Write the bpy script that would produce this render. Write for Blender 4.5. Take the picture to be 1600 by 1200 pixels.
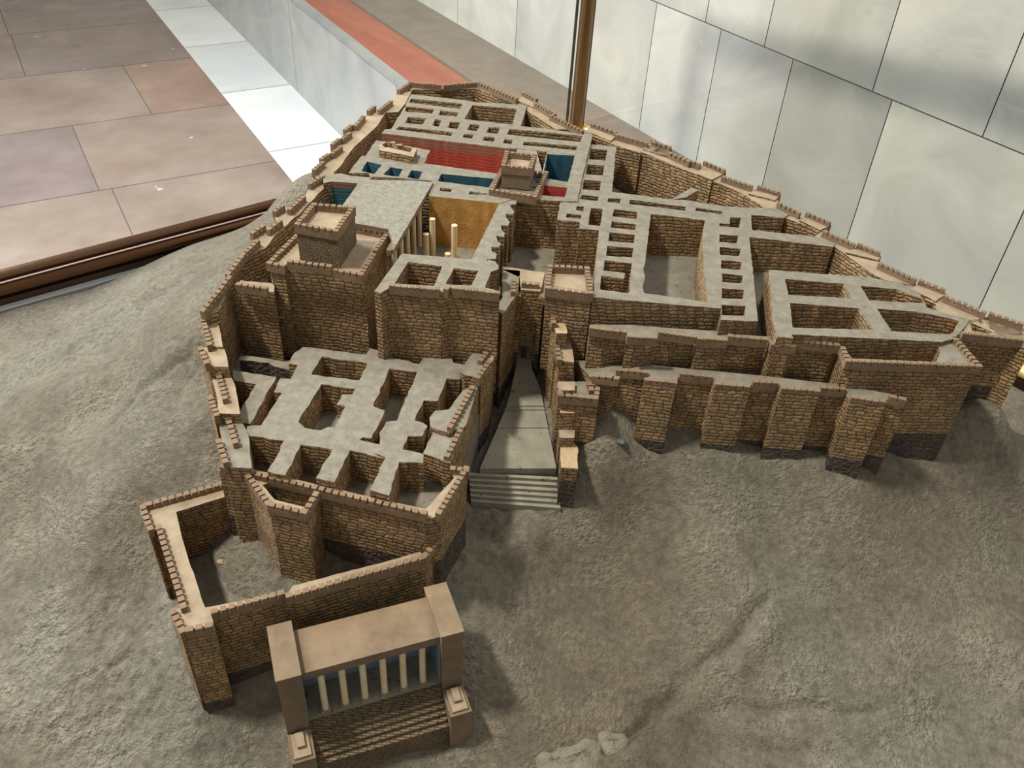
import bpy, math, random
import numpy as np
from mathutils import Vector, Matrix
from mathutils.geometry import delaunay_2d_cdt
random.seed(7); RNG = np.random.RandomState(5)
for o in list(bpy.data.objects): bpy.data.objects.remove(o)
SC = bpy.context.scene
COL = SC.collection

# ------------------------------------------------------------------ camera
F = 1341.0
V = np.array([-105., 1700., F]); UP = -V/np.linalg.norm(V)          # world up seen in camera axes (x right, y down, z forward)
YY = np.array([0, 0, 1.])-UP*UP[2]; YY /= np.linalg.norm(YY); XX = np.cross(YY, UP)
CAM = np.array([0, 0, 1.])
cam = bpy.data.cameras.new('camera'); cam.sensor_width = 36; cam.lens = 36*F/1600
cam.clip_start = .02; cam.clip_end = 100
co = bpy.data.objects.new('camera', cam); COL.objects.link(co)
R = Matrix(((XX[0], -XX[1], -XX[2]), (YY[0], -YY[1], -YY[2]), (UP[0], -UP[1], -UP[2])))
co.matrix_world = Matrix.Translation(Vector(CAM)) @ R.to_4x4()
SC.camera = co

# ------------------------------------------------------------------ light
SC.view_settings.view_transform = 'Standard'; SC.view_settings.look = 'None'
SC.view_settings.exposure = 0.0; SC.view_settings.gamma = 1; SC.view_settings.use_curve_mapping = False
w = bpy.data.worlds.new('hall_light'); SC.world = w; w.use_nodes = True
w.node_tree.nodes['Background'].inputs[0].default_value = (1.0, .95, .85, 1)
w.node_tree.nodes['Background'].inputs[1].default_value = .40
def area(name, loc, tgt, sx, sy, power, col):
    l = bpy.data.lights.new(name, 'AREA'); l.shape = 'RECTANGLE'; l.size = sx; l.size_y = sy; l.energy = power; l.color = col
    o = bpy.data.objects.new(name, l); COL.objects.link(o); o.location = loc
    o.rotation_euler = (Vector(tgt)-Vector(loc)).to_track_quat('-Z', 'Y').to_euler(); return o
area('ceiling_lamp_light', (-3.2, 1.0, 6.0), (0, 1.9, -.1), .8, .45, 620, (1, .93, .80))
area('hall_window_light', (-4.6, 3.8, 2.8), (-1.0, 2.2, -.5), 2.4, 2.0, 430, (.86, .94, 1))
area('overhead_lamp_light', (2.0, 2.6, 4.2), (.6, 2.0, -.1), 2.2, 1.2, 70, (1, .95, .86))

# ------------------------------------------------------------------ pixel -> place helpers
def W(px, py, z):
    r = np.array([px-800, py-600, F]); d = np.array([r@XX, r@YY, r@UP]); t = (z-1)/d[2]; return CAM+d*t
def U(px, py, zf):
    if not callable(zf): return W(px, py, zf)
    z = 0.
    for _ in range(12): p = W(px, py, z); z = zf(p[0], p[1])
    return W(px, py, z)
def zat(x, y, py):
    lo, hi = -1.5, .95
    for _ in range(40):
        z = (lo+hi)/2; q = np.array([x, y, z])-CAM; c = q[0]*XX+q[1]*YY+q[2]*UP
        if 600+F*c[1]/c[2] > py: lo = z
        else: hi = z
    return z
ZM = dict(a=(520,100,.1875), b=(780,130,.1875), c=(420,220,.25), d=(760,280,.25), e=(1000,220,.1875), f=(1150,300,.2816),
          g=(300,300,.2), h=(300,520,.2), i=(560,500,.2), j=(840,480,.25), k=(1200,480,.25), l=(200,700,.35), m=(400,900,.25),
          n=(680,400,.35), o=(1100,310,.125), p=(1080,420,.125), q=(300,440,.26667), r=(430,180,.125), s=(600,400,.125), x=(0,0,1))
def PX(s):
    out = []; k = 'x'
    for t in s.split():
        if t[0].isalpha(): k = t[0]; t = t[1:]
        x, y = t.split(','); a = ZM[k]; out.append((a[0]+float(x)*a[2], a[1]+float(y)*a[2]))
    return out
def WP(s, zf): return [U(x, y, zf) for x, y in PX(s)]

# ------------------------------------------------------------------ materials
def mat(name, rough=.85, metal=0.):
    m = bpy.data.materials.new(name); m.use_nodes = True; nt = m.node_tree
    b = nt.nodes['Principled BSDF']; b.inputs['Roughness'].default_value = rough; b.inputs['Metallic'].default_value = metal
    return m, nt, b
def N(nt, t, **kw):
    n = nt.nodes.new(t)
    for k, v in kw.items():
        if k[0] == '_': setattr(n, k[1:], v)
        else: n.inputs[k.replace('_', ' ')].default_value = v
    return n
def ramp(nt, src, stops):
    r = nt.nodes.new('ShaderNodeValToRGB'); nt.links.new(src, r.inputs[0]); e = r.color_ramp.elements
    while len(e) < len(stops): e.new(.5)
    for el, (p, c) in zip(e, stops): el.position = p; el.color = (*c, 1) if len(c) == 3 else c
    return r.outputs[0]
def mix(nt, fac, a, b, mode='MIX'):
    n = nt.nodes.new('ShaderNodeMix'); n.data_type = 'RGBA'; n.blend_type = mode
    for s, v in ((n.inputs[0], fac), (n.inputs[6], a), (n.inputs[7], b)):
        if hasattr(v, 'is_linked'): nt.links.new(v, s)
        elif isinstance(v, (int, float)): s.default_value = v
        else: s.default_value = (*v, 1)
    return n.outputs[2]
def mth(nt, op, a, b=None, c=None):
    n = nt.nodes.new('ShaderNodeMath'); n.operation = op
    for s, v in zip(n.inputs, (a, b, c)):
        if v is None: continue
        if hasattr(v, 'is_linked'): nt.links.new(v, s)
        else: s.default_value = v
    return n.outputs[0]
def bump(nt, b, h, dist, strength=1.):
    n = nt.nodes.new('ShaderNodeBump'); n.inputs['Distance'].default_value = dist; n.inputs['Strength'].default_value = strength
    nt.links.new(h, n.inputs['Height']); nt.links.new(n.outputs[0], b.inputs['Normal'])
def noise(nt, vec, scale, detail=4, rough=.55):
    n = N(nt, 'ShaderNodeTexNoise', Scale=scale, Detail=detail, Roughness=rough)
    if vec is not None: nt.links.new(vec, n.inputs['Vector'])
    return n
def stone_mat(name, pale_tone, tan, dark, rowh=.0094, bw=.020, mort=.12, amp=.0040, paint=None, rubble=False):
    m, nt, b = mat(name, .9)
    uv = N(nt, 'ShaderNodeUVMap').outputs[0]
    n1 = noise(nt, uv, 55, 2); sub = nt.nodes.new('ShaderNodeVectorMath'); sub.operation = 'SUBTRACT'
    nt.links.new(n1.outputs['Color'], sub.inputs[0]); sub.inputs[1].default_value = (.5, .5, .5)
    sc = nt.nodes.new('ShaderNodeVectorMath'); sc.operation = 'MULTIPLY'; nt.links.new(sub.outputs[0], sc.inputs[0]); sc.inputs[1].default_value = (amp*3.8, amp*3.0, 0)
    ad = nt.nodes.new('ShaderNodeVectorMath'); ad.operation = 'ADD'; nt.links.new(uv, ad.inputs[0]); nt.links.new(sc.outputs[0], ad.inputs[1])
    mp = nt.nodes.new('ShaderNodeVectorMath'); mp.operation = 'MULTIPLY'; nt.links.new(ad.outputs[0], mp.inputs[0]); mp.inputs[1].default_value = (1/bw, 1/rowh, 0)
    sx = N(nt, 'ShaderNodeSeparateXYZ'); nt.links.new(mp.outputs[0], sx.inputs[0])
    if rubble:
        v1 = N(nt, 'ShaderNodeTexVoronoi', _voronoi_dimensions='2D', _feature='DISTANCE_TO_EDGE', Scale=1., Randomness=.95); nt.links.new(mp.outputs[0], v1.inputs['Vector'])
        v2 = N(nt, 'ShaderNodeTexVoronoi', _voronoi_dimensions='2D', _feature='F1', Scale=1., Randomness=.95); nt.links.new(mp.outputs[0], v2.inputs['Vector'])
        rnd = v2.outputs['Color']; prof = mth(nt, 'MULTIPLY', v1.outputs['Distance'], 3.2)
    else:
        row = mth(nt, 'FLOOR', sx.outputs[1]); fy = mth(nt, 'FRACT', sx.outputs[1])
        wn = N(nt, 'ShaderNodeTexWhiteNoise', _noise_dimensions='1D'); nt.links.new(row, wn.inputs['W'])
        x2 = mth(nt, 'ADD', sx.outputs[0], mth(nt, 'MULTIPLY', wn.outputs['Value'], 7.3)); fx = mth(nt, 'FRACT', x2)
        cx = N(nt, 'ShaderNodeCombineXYZ'); nt.links.new(mth(nt, 'FLOOR', x2), cx.inputs[0]); nt.links.new(row, cx.inputs[1])
        w2 = N(nt, 'ShaderNodeTexWhiteNoise', _noise_dimensions='2D'); nt.links.new(cx.outputs[0], w2.inputs['Vector']); rnd = w2.outputs['Value']
        X_ = mth(nt, 'ABSOLUTE', mth(nt, 'MULTIPLY_ADD', fx, 2., -1.)); Y_ = mth(nt, 'ABSOLUTE', mth(nt, 'MULTIPLY_ADD', fy, 2., -1.))
        prof = mth(nt, 'MULTIPLY', mth(nt, 'SUBTRACT', 1., mth(nt, 'POWER', X_, 7.)), mth(nt, 'SUBTRACT', 1., mth(nt, 'POWER', Y_, 3.)))
    cellc = ramp(nt, rnd, [(.1, tan), (.9, pale_tone)])  # paler and deeper stone tones picked at random per cell
    joint = ramp(nt, prof, [(mort, (0, 0, 0)), (mort+.38, (1, 1, 1))])
    wear = noise(nt, uv, 42, 3); thin = ramp(nt, wear.outputs[0], [(.42, (0, 0, 0)), (.60, (1, 1, 1))])
    stone = mix(nt, joint, dark, cellc); stone = mix(nt, thin, stone, mix(nt, .5, stone, cellc))
    dome = ramp(nt, prof, [(0, (0, 0, 0)), (.35, (.65, .65, .65)), (1, (1, 1, 1))])
    big = noise(nt, uv, 14, 3); fine = noise(nt, uv, 260, 3)
    col = mix(nt, 1., stone, ramp(nt, big.outputs[0], [(.3, (.72, .74, .78)), (.7, (1.2, 1.12, 1.02))]), 'MULTIPLY')
    col = mix(nt, 1., col, ramp(nt, fine.outputs[0], [(.3, (.75, .75, .75)), (.75, (1.2, 1.2, 1.2))]), 'MULTIPLY')
    if paint:
        geo = N(nt, 'ShaderNodeSeparateXYZ'); nt.links.new(uv, geo.inputs[0])
        z = mth(nt, 'ADD', geo.outputs[1], mth(nt, 'MULTIPLY', big.outputs[0], .012))
        fac = mth(nt, 'GREATER_THAN', z, paint[2])
        pc = mix(nt, fac, paint[0], paint[1])
        pc = mix(nt, 1., pc, ramp(nt, fine.outputs[0], [(.3, (.7, .7, .7)), (.7, (1.25, 1.25, 1.25))]), 'MULTIPLY')
        nt.links.new(pc, b.inputs['Base Color'])
    else: nt.links.new(col, b.inputs['Base Color'])
    hgt = mth(nt, 'ADD', dome, mth(nt, 'MULTIPLY', fine.outputs[0], .35))
    hgt = mth(nt, 'ADD', hgt, mth(nt, 'MULTIPLY', n1.outputs[0], .5))
    bump(nt, b, hgt, .0007 if paint else .0048, 1.)
    return m
def plain_mat(name, c1, c2, scale=40, rough=.9, bmp=.0012, speck=None, detail=6, metal=0.):
    m, nt, b = mat(name, rough, metal)
    tc = N(nt, 'ShaderNodeNewGeometry').outputs['Position']
    n1 = noise(nt, tc, scale, detail, .65); col = ramp(nt, n1.outputs[0], [(.32, c1), (.68, c2)])
    if speck:
        n2 = noise(nt, tc, speck[0], 2); col = mix(nt, ramp(nt, n2.outputs[0], [(speck[1], (0, 0, 0)), (speck[1]+.06, (1, 1, 1))]), col, speck[2])
    nt.links.new(col, b.inputs['Base Color'])
    if bmp:
        n3 = noise(nt, tc, scale*4, 4, .7); bump(nt, b, n3.outputs[0], bmp)
    return m
STONE = stone_mat('tan_stone_courses', (.365, .245, .125), (.24, .158, .078), (.064, .041, .021))
BASALT = stone_mat('dark_foundation_stones', (.075, .06, .05), (.045, .037, .032), (.16, .12, .085), rowh=.015, bw=.018, mort=.1, amp=.006, rubble=True)
FINE = stone_mat('fine_grained_masonry', (.22, .165, .095), (.16, .12, .068), (.08, .058, .034), rowh=.0045, bw=.009, amp=.0022)
SMOOTH = plain_mat('smooth_brown_plaster', (.125, .088, .055), (.235, .168, .105), 11, bmp=.0008)
TOP = plain_mat('grey_plaster_tops', (.145, .133, .104), (.235, .215, .172), 45, bmp=.002, speck=(130, .66, (.13, .115, .09)))
WALK = plain_mat('pale_walkway_plaster', (.235, .18, .12), (.335, .265, .185), 30, bmp=.0012)
RAW = plain_mat('bare_orange_clay', (.38, .265, .15), (.50, .385, .25), 60, bmp=.003)
BATT = plain_mat('brown_battlement_board', (.155, .102, .060), (.225, .152, .092), 35, bmp=.0004)
EARTH = plain_mat('dusty_grey_earth', (.13, .12, .095), (.21, .195, .155), 30, bmp=.002, speck=(90, .64, (.08, .075, .06)))
REDP = stone_mat('red_painted_wall', (.3, .1, .05), (.3, .1, .05), (.1, .05, .03), paint=((.42, .060, .035), (.29, .115, .07), -.022))
REDS = plain_mat('saturated_red_plaster', (.34, .055, .035), (.46, .075, .045), 60, bmp=.001)
BLUE = plain_mat('blue_painted_wall', (.018, .075, .12), (.035, .115, .175), 40, bmp=.001)
TEAL = stone_mat('teal_painted_wall', (.1, .1, .1), (.1, .1, .1), (.05, .05, .05), paint=((.03, .115, .13), (.20, .10, .07), -.010))
OCHRE = plain_mat('ochre_painted_wall', (.36, .195, .05), (.50, .29, .085), 30, bmp=.0015, speck=(110, .62, (.27, .15, .05)))
PORB = plain_mat('pale_blue_porch_wall', (.16, .23, .33), (.24, .31, .40), 50, bmp=.0003)
WOOD = plain_mat('pale_wood_dowel', (.60, .50, .31), (.72, .62, .42), 30, rough=.6, bmp=.0002)
ROOF = plain_mat('gravelly_roof', (.19, .18, .145), (.30, .285, .235), 90, bmp=.003, speck=(160, .62, (.12, .11, .09)))
MUD = plain_mat('grey_ramp_plaster', (.20, .19, .15), (.28, .265, .21), 25, bmp=.001, speck=(70, .66, (.11, .1, .08)))
ROCK = plain_mat('pale_rock', (.20, .18, .135), (.31, .28, .22), 35, bmp=.008)
DKROCK = plain_mat('blue_grey_pebble', (.08, .09, .10), (.14, .15, .16), 80, bmp=.002)

# ------------------------------------------------------------------ object helpers
class MB:
    def __init__(s): s.v = []; s.f = []; s.m = []; s.uv = []; s.mats = []
    def mi(s, m):
        if m not in s.mats: s.mats.append(m)
        return s.mats.index(m)
    def face(s, pts, m, uvs=None):
        k = len(s.v); s.v += [tuple(map(float, p)) for p in pts]; s.f.append(tuple(range(k, k+len(pts)))); s.m.append(s.mi(m))
        s.uv += uvs if uvs else [(float(p[0]), float(p[1])) for p in pts]
    def box(s, o, ax, ay, az, m):
        o, ax, ay, az = map(lambda q: np.array(q, float), (o, ax, ay, az))
        c = [o, o+ax, o+ax+ay, o+ay]; d = [q+az for q in c]
        if np.cross(ax, ay)@az < 0: c, d = d, c
        s.face(c[::-1], m); s.face(d, m)
        for i in range(4):
            j = (i+1) % 4; L = float(np.linalg.norm(c[j]-c[i]))
            s.face([c[i], c[j], d[j], d[i]], m, [(0, c[i][2]), (L, c[j][2]), (L, d[j][2]), (0, d[i][2])])
    def build(s, name, parent=None, loc=None, smooth=False):
        L = np.array(parent.location if parent is not None and loc is None else (loc if loc is not None else (0, 0, 0)), float)
        me = bpy.data.meshes.new(name); me.from_pydata([tuple(np.array(p)-L) for p in s.v], [], s.f)
        for m in s.mats: me.materials.append(m)
        me.polygons.foreach_set('material_index', s.m)
        u = me.uv_layers.new(name='UVMap'); u.data.foreach_set('uv', [c for q in s.uv for c in q])
        if smooth: me.polygons.foreach_set('use_smooth', [True]*len(s.f))
        me.update(); o = bpy.data.objects.new(name, me); COL.objects.link(o)
        if parent is not None: o.parent = parent
        else: o.location = L
        return o
def tag(o, label, cat, group=None, kind=None):
    if label: o['label'] = label
    if cat: o['category'] = cat
    if group: o['group'] = group
    if kind: o['kind'] = kind
    return o
def thing(name, label, cat, loc, group=None):
    o = bpy.data.objects.new(name, None); COL.objects.link(o); o.empty_display_size = .05; o.location = tuple(map(float, loc)); return tag(o, label, cat, group)

def resample(poly, step, jit, closed=True):
    out = []; n = len(poly)
    for i in range(n if closed else n-1):
        a = np.array(poly[i][:2]); b = np.array(poly[(i+1) % n][:2]); L = np.linalg.norm(b-a); k = max(1, int(L/step))
        t = (b-a)/max(L, 1e-9); nr = np.array([-t[1], t[0]])
        out.append(a)
        for q in range(1, k): out.append(a+(b-a)*q/k+nr*RNG.uniform(-jit, jit))
    return out
def inside(p, poly):
    c = False; n = len(poly); x, y = p
    for i in range(n):
        x1, y1 = poly[i][:2]; x2, y2 = poly[(i+1) % n][:2]
        if (y1 > y) != (y2 > y) and x < (x2-x1)*(y-y1)/(y2-y1)+x1: c = not c
    return c
def area2(p): return sum(p[i][0]*p[(i+1) % len(p)][1]-p[(i+1) % len(p)][0]*p[i][1] for i in range(len(p)))
SNAP = []
def snap(ring):
    out = []
    for p in ring:
        p = np.array(p, float)
        for a, b, n in SNAP:
            d = b-a; L = np.linalg.norm(d); t = (p-a)@d/L/L
            if -.004/L < t < 1+.004/L:
                s_ = (p-a)@n
                if -.03 < s_ < .014: p = p+n*(.004-s_); break
        out.append(p)
    return out
def segs_of(p, inn):
    o = []
    for i in range(len(p)-1):
        a, b = np.array(p[i][:2]), np.array(p[i+1][:2]); d = b-a; n = np.array([-d[1], d[0]])/np.linalg.norm(d)
        if (np.array(inn[:2])-a)@n < 0: n = -n
        o.append((a, b, n))
    return o
def masonry(mb, outer, zf, zbase, holes=(), zfound=None, top=TOP, side=STONE, paint=(), jit=.0012, step=.014, floor=EARTH, bot=True):
    """outline (world xy) extruded from zf down to zbase with recessed rooms; holes = [(pts, zfloor, material)]"""
    z_ = zf if callable(zf) else (lambda x, y: zf)
    rings = [snap(resample(outer, step, jit))]+[resample(h[0], step, jit) for h in holes]
    pts = []; edges = []
    for r in rings:
        k = len(pts); pts += [Vector((float(p[0]), float(p[1]))) for p in r]; edges += [(k+i, k+(i+1) % len(r)) for i in range(len(r))]
    cv, _, cf, *_ = delaunay_2d_cdt(pts, edges, [], 0, 1e-6)
    def tri(fs, v, z, m, flip=False):
        for f in fs:
            q = [(v[i].x, v[i].y, z(v[i].x, v[i].y)) for i in f]
            if (area2(q) < 0) != flip: q = q[::-1]
            mb.face(q, m)
    keep = []
    for f in cf:
        c = (sum(cv[i].x for i in f)/len(f), sum(cv[i].y for i in f)/len(f))
        if inside(c, rings[0]) and not any(inside(c, r) for r in rings[1:]): keep.append(f)
    tri(keep, cv, z_, top)
    if bot:
        cb, _, fb, *_ = delaunay_2d_cdt([Vector((float(p[0]), float(p[1]))) for p in rings[0]], [(i, (i+1) % len(rings[0])) for i in range(len(rings[0]))], [], 0, 1e-6)
        tri([f for f in fb if inside((sum(cb[i].x for i in f)/3, sum(cb[i].y for i in f)/3), rings[0])], cb, lambda x, y: zbase, side, True)
    def sides(r, zb, m, out, pnt=()):
        ccw = area2(r) > 0; rr = r if ccw == out else r[::-1]; u = RNG.uniform(0, 5)
        for i in range(len(rr)):
            a, b = rr[i], rr[(i+1) % len(rr)]; L = float(np.linalg.norm(b-a)); za, zb_ = z_(*a), z_(*b); mm = m
            mid = (a+b)/2
            for (p, q, pm) in pnt:
                p = np.array(p[:2]); q = np.array(q[:2]); t = np.clip((mid-p)@(q-p)/((q-p)@(q-p)), 0, 1)
                if np.linalg.norm(p+(q-p)*t-mid) < .006: mm = pm
            zz = zb
            if zfound is not None and out and zfound > zb:
                f = min(zfound, min(za, zb_)-.002); 
                mb.face([(*a, zb), (*b, zb), (*b, f), (*a, f)], BASALT, [(u, zb), (u+L, zb), (u+L, f), (u, f)]); zz = f
            mb.face([(*a, zz), (*b, zz), (*b, zb_), (*a, za)], mm, [(u, zz), (u+L, zz), (u+L, zb_), (u, za)]); u += L
    sides(rings[0], zbase, side, True, paint)
    for h, r in zip(holes, rings[1:]):
        sides(r, h[1], h[2] if len(h) > 2 and h[2] else side, False, h[3] if len(h) > 3 else ())
        cv2, _, cf2, *_ = delaunay_2d_cdt([Vector((float(p[0]), float(p[1]))) for p in r], [(i, (i+1) % len(r)) for i in range(len(r))], [], 0, 1e-6)
        tri([f for f in cf2 if inside((sum(cv2[i].x for i in f)/3, sum(cv2[i].y for i in f)/3), r)], cv2, lambda x, y, zz=h[1]: zz, floor)
def block(name, label, cat, s, zf, zbase, holes=(), group=None, parent=None, part='masonry', para=(), **kw):
    SNAP.clear()
    for q_, z_, i_ in para:
        pp = WP(q_, z_); SNAP.extend(segs_of(pp, WP(i_, z_)[0]))
    outer = WP(s, zf)
    if parent is None:
        c = np.mean(outer, axis=0); parent = thing(name, label, cat, (c[0], c[1], zbase), group)
    hs = []
    for h in holes:
        if isinstance(h, str): h = (h, None)
        pts = WP(h[0], zf); zfl = h[1] if h[1] is not None else kw.get('zfl', -.13)
        hs.append((pts, zfl)+tuple(h[2:]))
    kw.pop('zfl', None)
    paint = [(*WP(p, zf), m) for p, m in kw.pop('paint', [])]
    mb = MB(); masonry(mb, outer, zf, zbase, hs, paint=paint, **kw); mb.build(part, parent); SNAP.clear()
    for q_, z_, i_ in para: parapet(parent, q_, z_, inward=i_)
    return parent
def parapet(parent, s, zf, closed=False, inward=None, pitch=.0145, th=.011, gap=.0042, slot=.0088, base=.0125, name='battlement', m=BATT, pts=None):
    """crenellated board along the line s (front top edge); inward = a px point on the inner side"""
    p = pts if pts is not None else WP(s, zf)
    inn = None
    if inward is not None: inn = WP(inward, zf)[0][:2] if isinstance(inward, str) else np.array(inward[:2])
    n = len(p); mb = MB()
    for i in range(n if closed else n-1):
        a, b = np.array(p[i]), np.array(p[(i+1) % n]); d = b-a; L = np.linalg.norm(d[:2])
        if L < .004: continue
        t = d/L; nr = np.array([-t[1], t[0], 0]); nr /= np.linalg.norm(nr)
        if inn is not None:
            if (inn-a[:2])@nr[:2] < 0: nr = -nr
        elif nr[1] < 0: nr = -nr
        mb.box(a+np.array([0, 0, -slot-base]), d, nr*th, (0, 0, base), m)
        k = max(1, round(L/pitch)); w = L/k; g = min(gap, w*.3)
        for q in range(k):
            x0 = q*w+(g/2 if q else 0); x1 = (q+1)*w-(g/2 if q < k-1 else 0)
            j = RNG.uniform(-.0004, .0004)
            mb.box(a+t*x0+nr*j+np.array([0, 0, -slot]), t*(x1-x0), nr*th, (0, 0, slot+RNG.uniform(-.0006, .0006)), m)
    return mb.build(name, parent)

# heights of the wall tops across the model
zc = lambda x, y: -.08*min(max(0., x-.1), 1.2)
zt = lambda x, y: -.050-.025*max(0., x-.2)
zt_ = lambda x, y: zt(x, y)-.012
zw = lambda x, y: (-.165 if x < .15 else -.14 if x > .3 else -.165+.025*(x-.15)/.15)
zw_p = lambda x, y: zw(x, y)+.012
up = lambda fn, d: (lambda x, y: fn(x, y)+d)

# ------------------------------------------------------------------ hall: floor, podium, wall
def floor_mat():
    m, nt, b = mat('brown_marble_slabs', .28)
    uv = N(nt, 'ShaderNodeUVMap').outputs[0]
    n1 = noise(nt, uv, 1.6, 8, .65); n2 = noise(nt, uv, .5, 2)
    col = ramp(nt, n1.outputs[0], [(.3, (.205, .155, .132)), (.55, (.29, .228, .20)), (.75, (.37, .305, .27))])
    at = N(nt, 'ShaderNodeAttribute', _attribute_name='tint'); col = mix(nt, 1., col, at.outputs['Color'], 'MULTIPLY')
    n5 = noise(nt, uv, 7, 2, .4); col = mix(nt, ramp(nt, n5.outputs[0], [(.735, (0, 0, 0)), (.75, (.6, .6, .6))]), col, (.72, .68, .63))
    nt.links.new(col, b.inputs['Base Color']); return m
def marble_mat(name, c1, c2, c3, scale, rough):
    m, nt, b = mat(name, rough)
    uv = N(nt, 'ShaderNodeUVMap').outputs[0]
    n1 = noise(nt, uv, scale, 7, .62); n1.inputs['Distortion'].default_value = 1.2; n2 = noise(nt, uv, scale*.35, 2)
    col = ramp(nt, n1.outputs[0], [(.28, c1), (.5, c2), (.75, c3)])
    col = mix(nt, 1., col, ramp(nt, n2.outputs[0], [(.3, (.86, .87, .90)), (.7, (1.05, 1.05, 1.0))]), 'MULTIPLY')
    vo = noise(nt, uv, scale*9, 3, .6); col = mix(nt, ramp(nt, vo.outputs[0], [(.70, (0, 0, 0)), (.78, (.5, .5, .5))]), col, (.8, .8, .76))
    at = N(nt, 'ShaderNodeAttribute', _attribute_name='tint'); col = mix(nt, 1., col, at.outputs['Color'], 'MULTIPLY')
    nt.links.new(col, b.inputs['Base Color']); return m
FLOORM = floor_mat()
WALLM = marble_mat('grey_marble_wall', (.43, .43, .405), (.51, .51, .48), (.61, .60, .56), 2.2, .35)
WHITEM = marble_mat('white_marble', (.74, .76, .77), (.82, .83, .83), (.88, .88, .87), 2.0, .3)
PODM = marble_mat('podium_marble', (.32, .335, .335), (.40, .41, .405), (.48, .48, .46), 2.0, .4)
JOINT = plain_mat('dark_joint', (.10, .09, .08), (.14, .13, .11), 20, bmp=0)
REDST = plain_mat('red_stone_band', (.27, .078, .045), (.34, .105, .065), 6, rough=.4, bmp=.0005)
BRNST = plain_mat('brown_stone_ledge', (.16, .125, .095), (.215, .172, .135), 5, rough=.45, bmp=.0005)
ZF, ZL = -1.6, -.81
Tf = np.array([.527, -.85, 0]); Nf = np.array([.85, .527, 0]); Tw = np.array([.545, -.838, 0]); Nw = np.array([.838, .545, 0])
def put_tint(o, tints):
    at = o.data.attributes.new('tint', 'FLOAT_COLOR', 'FACE'); at.data.foreach_set('color', [c for t in tints for c in (*t, 1)])
def fl(n, t, z=ZF): return np.array([*(Nf*n+Tf*t)[:2], z])
# dark grout bed, then slabs with hairline joints
mb = MB(); tints = []
mb.face([fl(-9, -14, ZF-.004), fl(-9, 3, ZF-.004), fl(2.08, 3, ZF-.004), fl(2.08, -14, ZF-.004)], JOINT); tints.append((1, 1, 1))
rows = [(-12.98, -11.78), (-11.78, -10.58), (-10.58, -9.38), (-9.38, -8.17), (-8.17, -6.95), (-6.95, -5.76), (-5.76, -4.5), (-4.5, -3.3), (-3.3, -2.1), (-2.1, -.9), (-.9, .3), (.3, 1.5), (1.5, 2.7)]
offs = {3: .14, 4: .90, 5: .325, 6: .40}
pal = [(1, .98, .95), (.92, .9, .88), (1.06, 1.02, .98), (.84, .82, .84)]
for ri, (t0, t1) in enumerate(rows):
    x = offs.get(ri, RNG.uniform(-.2, .9)); cuts = [1.494, x]
    while cuts[-1] > -8.5: cuts.append(cuts[-1]-[1.75, 1.55, 1.9][len(cuts) % 3])
    for q in range(len(cuts)-1):
        g = .0035; n1, n0 = cuts[q]-(0 if q == 0 else g), cuts[q+1]+g
        mb.face([fl(n0, t0+.003), fl(n0, t1-.003), fl(n1, t1-.003), fl(n1, t0+.003)], FLOORM, [(n0, t0), (n0, t1), (n1, t1), (n1, t0)])
        tt = (1.10, .92, .84) if (ri, q) == (4, 0) else (.86, .84, .92) if (ri, q) == (5, 1) else pal[RNG.randint(4)]
        tints.append(tt)
t = -14.0; i = 0; js = [-11.0, -9.74, -8.47, -7.20, -5.93, -4.66, -3.4, -2.1, -.9, .4, 1.6, 3]
for q in range(len(js)-1):
    mb.face([fl(1.494, js[q]+.004), fl(1.494, js[q+1]-.004), fl(2.08, js[q+1]-.004), fl(2.08, js[q]+.004)], WHITEM,
            [(1.5+q, js[q]), (1.5+q, js[q+1]), (2.1+q, js[q+1]), (2.1+q, js[q])]); tints.append((.90, .92, .95) if q == 2 else (1.05, 1.06, 1.08))
fo = mb.build('floor'); fo['kind'] = 'structure'; put_tint(fo, tints)
fo.data.flip_normals() if fo.data.polygons[1].normal.z < 0 else None
# podium: light marble riser, red band, brown ledge
def lp(offn, t, z, D=Nf, T=Tf): return np.array([*(D*offn+T*t)[:2], z])
mb = MB(); tints = []
ts = [-14, -11.2, -9.1, -7.0, -4.9, -2.8, -.7, 1.4, 3.4]
for q in range(len(ts)-1):
    a, b_ = ts[q]+.003, ts[q+1]-.003
    mb.face([lp(2.07, a, ZF), lp(2.07, b_, ZF), lp(2.07, b_, ZL), lp(2.07, a, ZL)], PODM, [(a, ZF), (b_, ZF), (b_, ZL), (a, ZL)]); tints.append((1, 1, 1))
mb.face([lp(2.075, -14, ZF), lp(2.075, 3.4, ZF), lp(2.075, 3.4, ZL-.01), lp(2.075, -14, ZL-.01)], JOINT); tints.append((1, 1, 1))
# small grey lip of the riser
mb.face([lp(2.05, -14, ZL+.004), lp(2.05, 3.4, ZL+.004), lp(2.105, 3.4, ZL+.004), lp(2.105, -14, ZL+.004)], PODM); tints.append((.72, .72, .7))
mb.face([lp(2.05, -14, ZL-.03), lp(2.05, 3.4, ZL-.03), lp(2.05, 3.4, ZL+.004), lp(2.05, -14, ZL+.004)], PODM); tints.append((.8, .8, .8))
mb.face([lp(2.05, -14, ZL-.03), lp(2.07, -14, ZL-.03), lp(2.07, 3.4, ZL-.03), lp(2.05, 3.4, ZL-.03)], PODM); tints.append((.8, .8, .8))
o = mb.build('trim_1'); o['kind'] = 'structure'; put_tint(o, tints)
Tr = np.array([.542, -.84, 0]); Nr = np.array([.84, .542, 0])
mb = MB(); mb.face([lp(2.1, -14, ZL), lp(2.1, 3.4, ZL), lp(2.541, 3.4, ZL, Nr, Tr), lp(2.541, -14, ZL, Nr, Tr)], REDST); o = mb.build('trim_2'); o['kind'] = 'structure'
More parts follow.
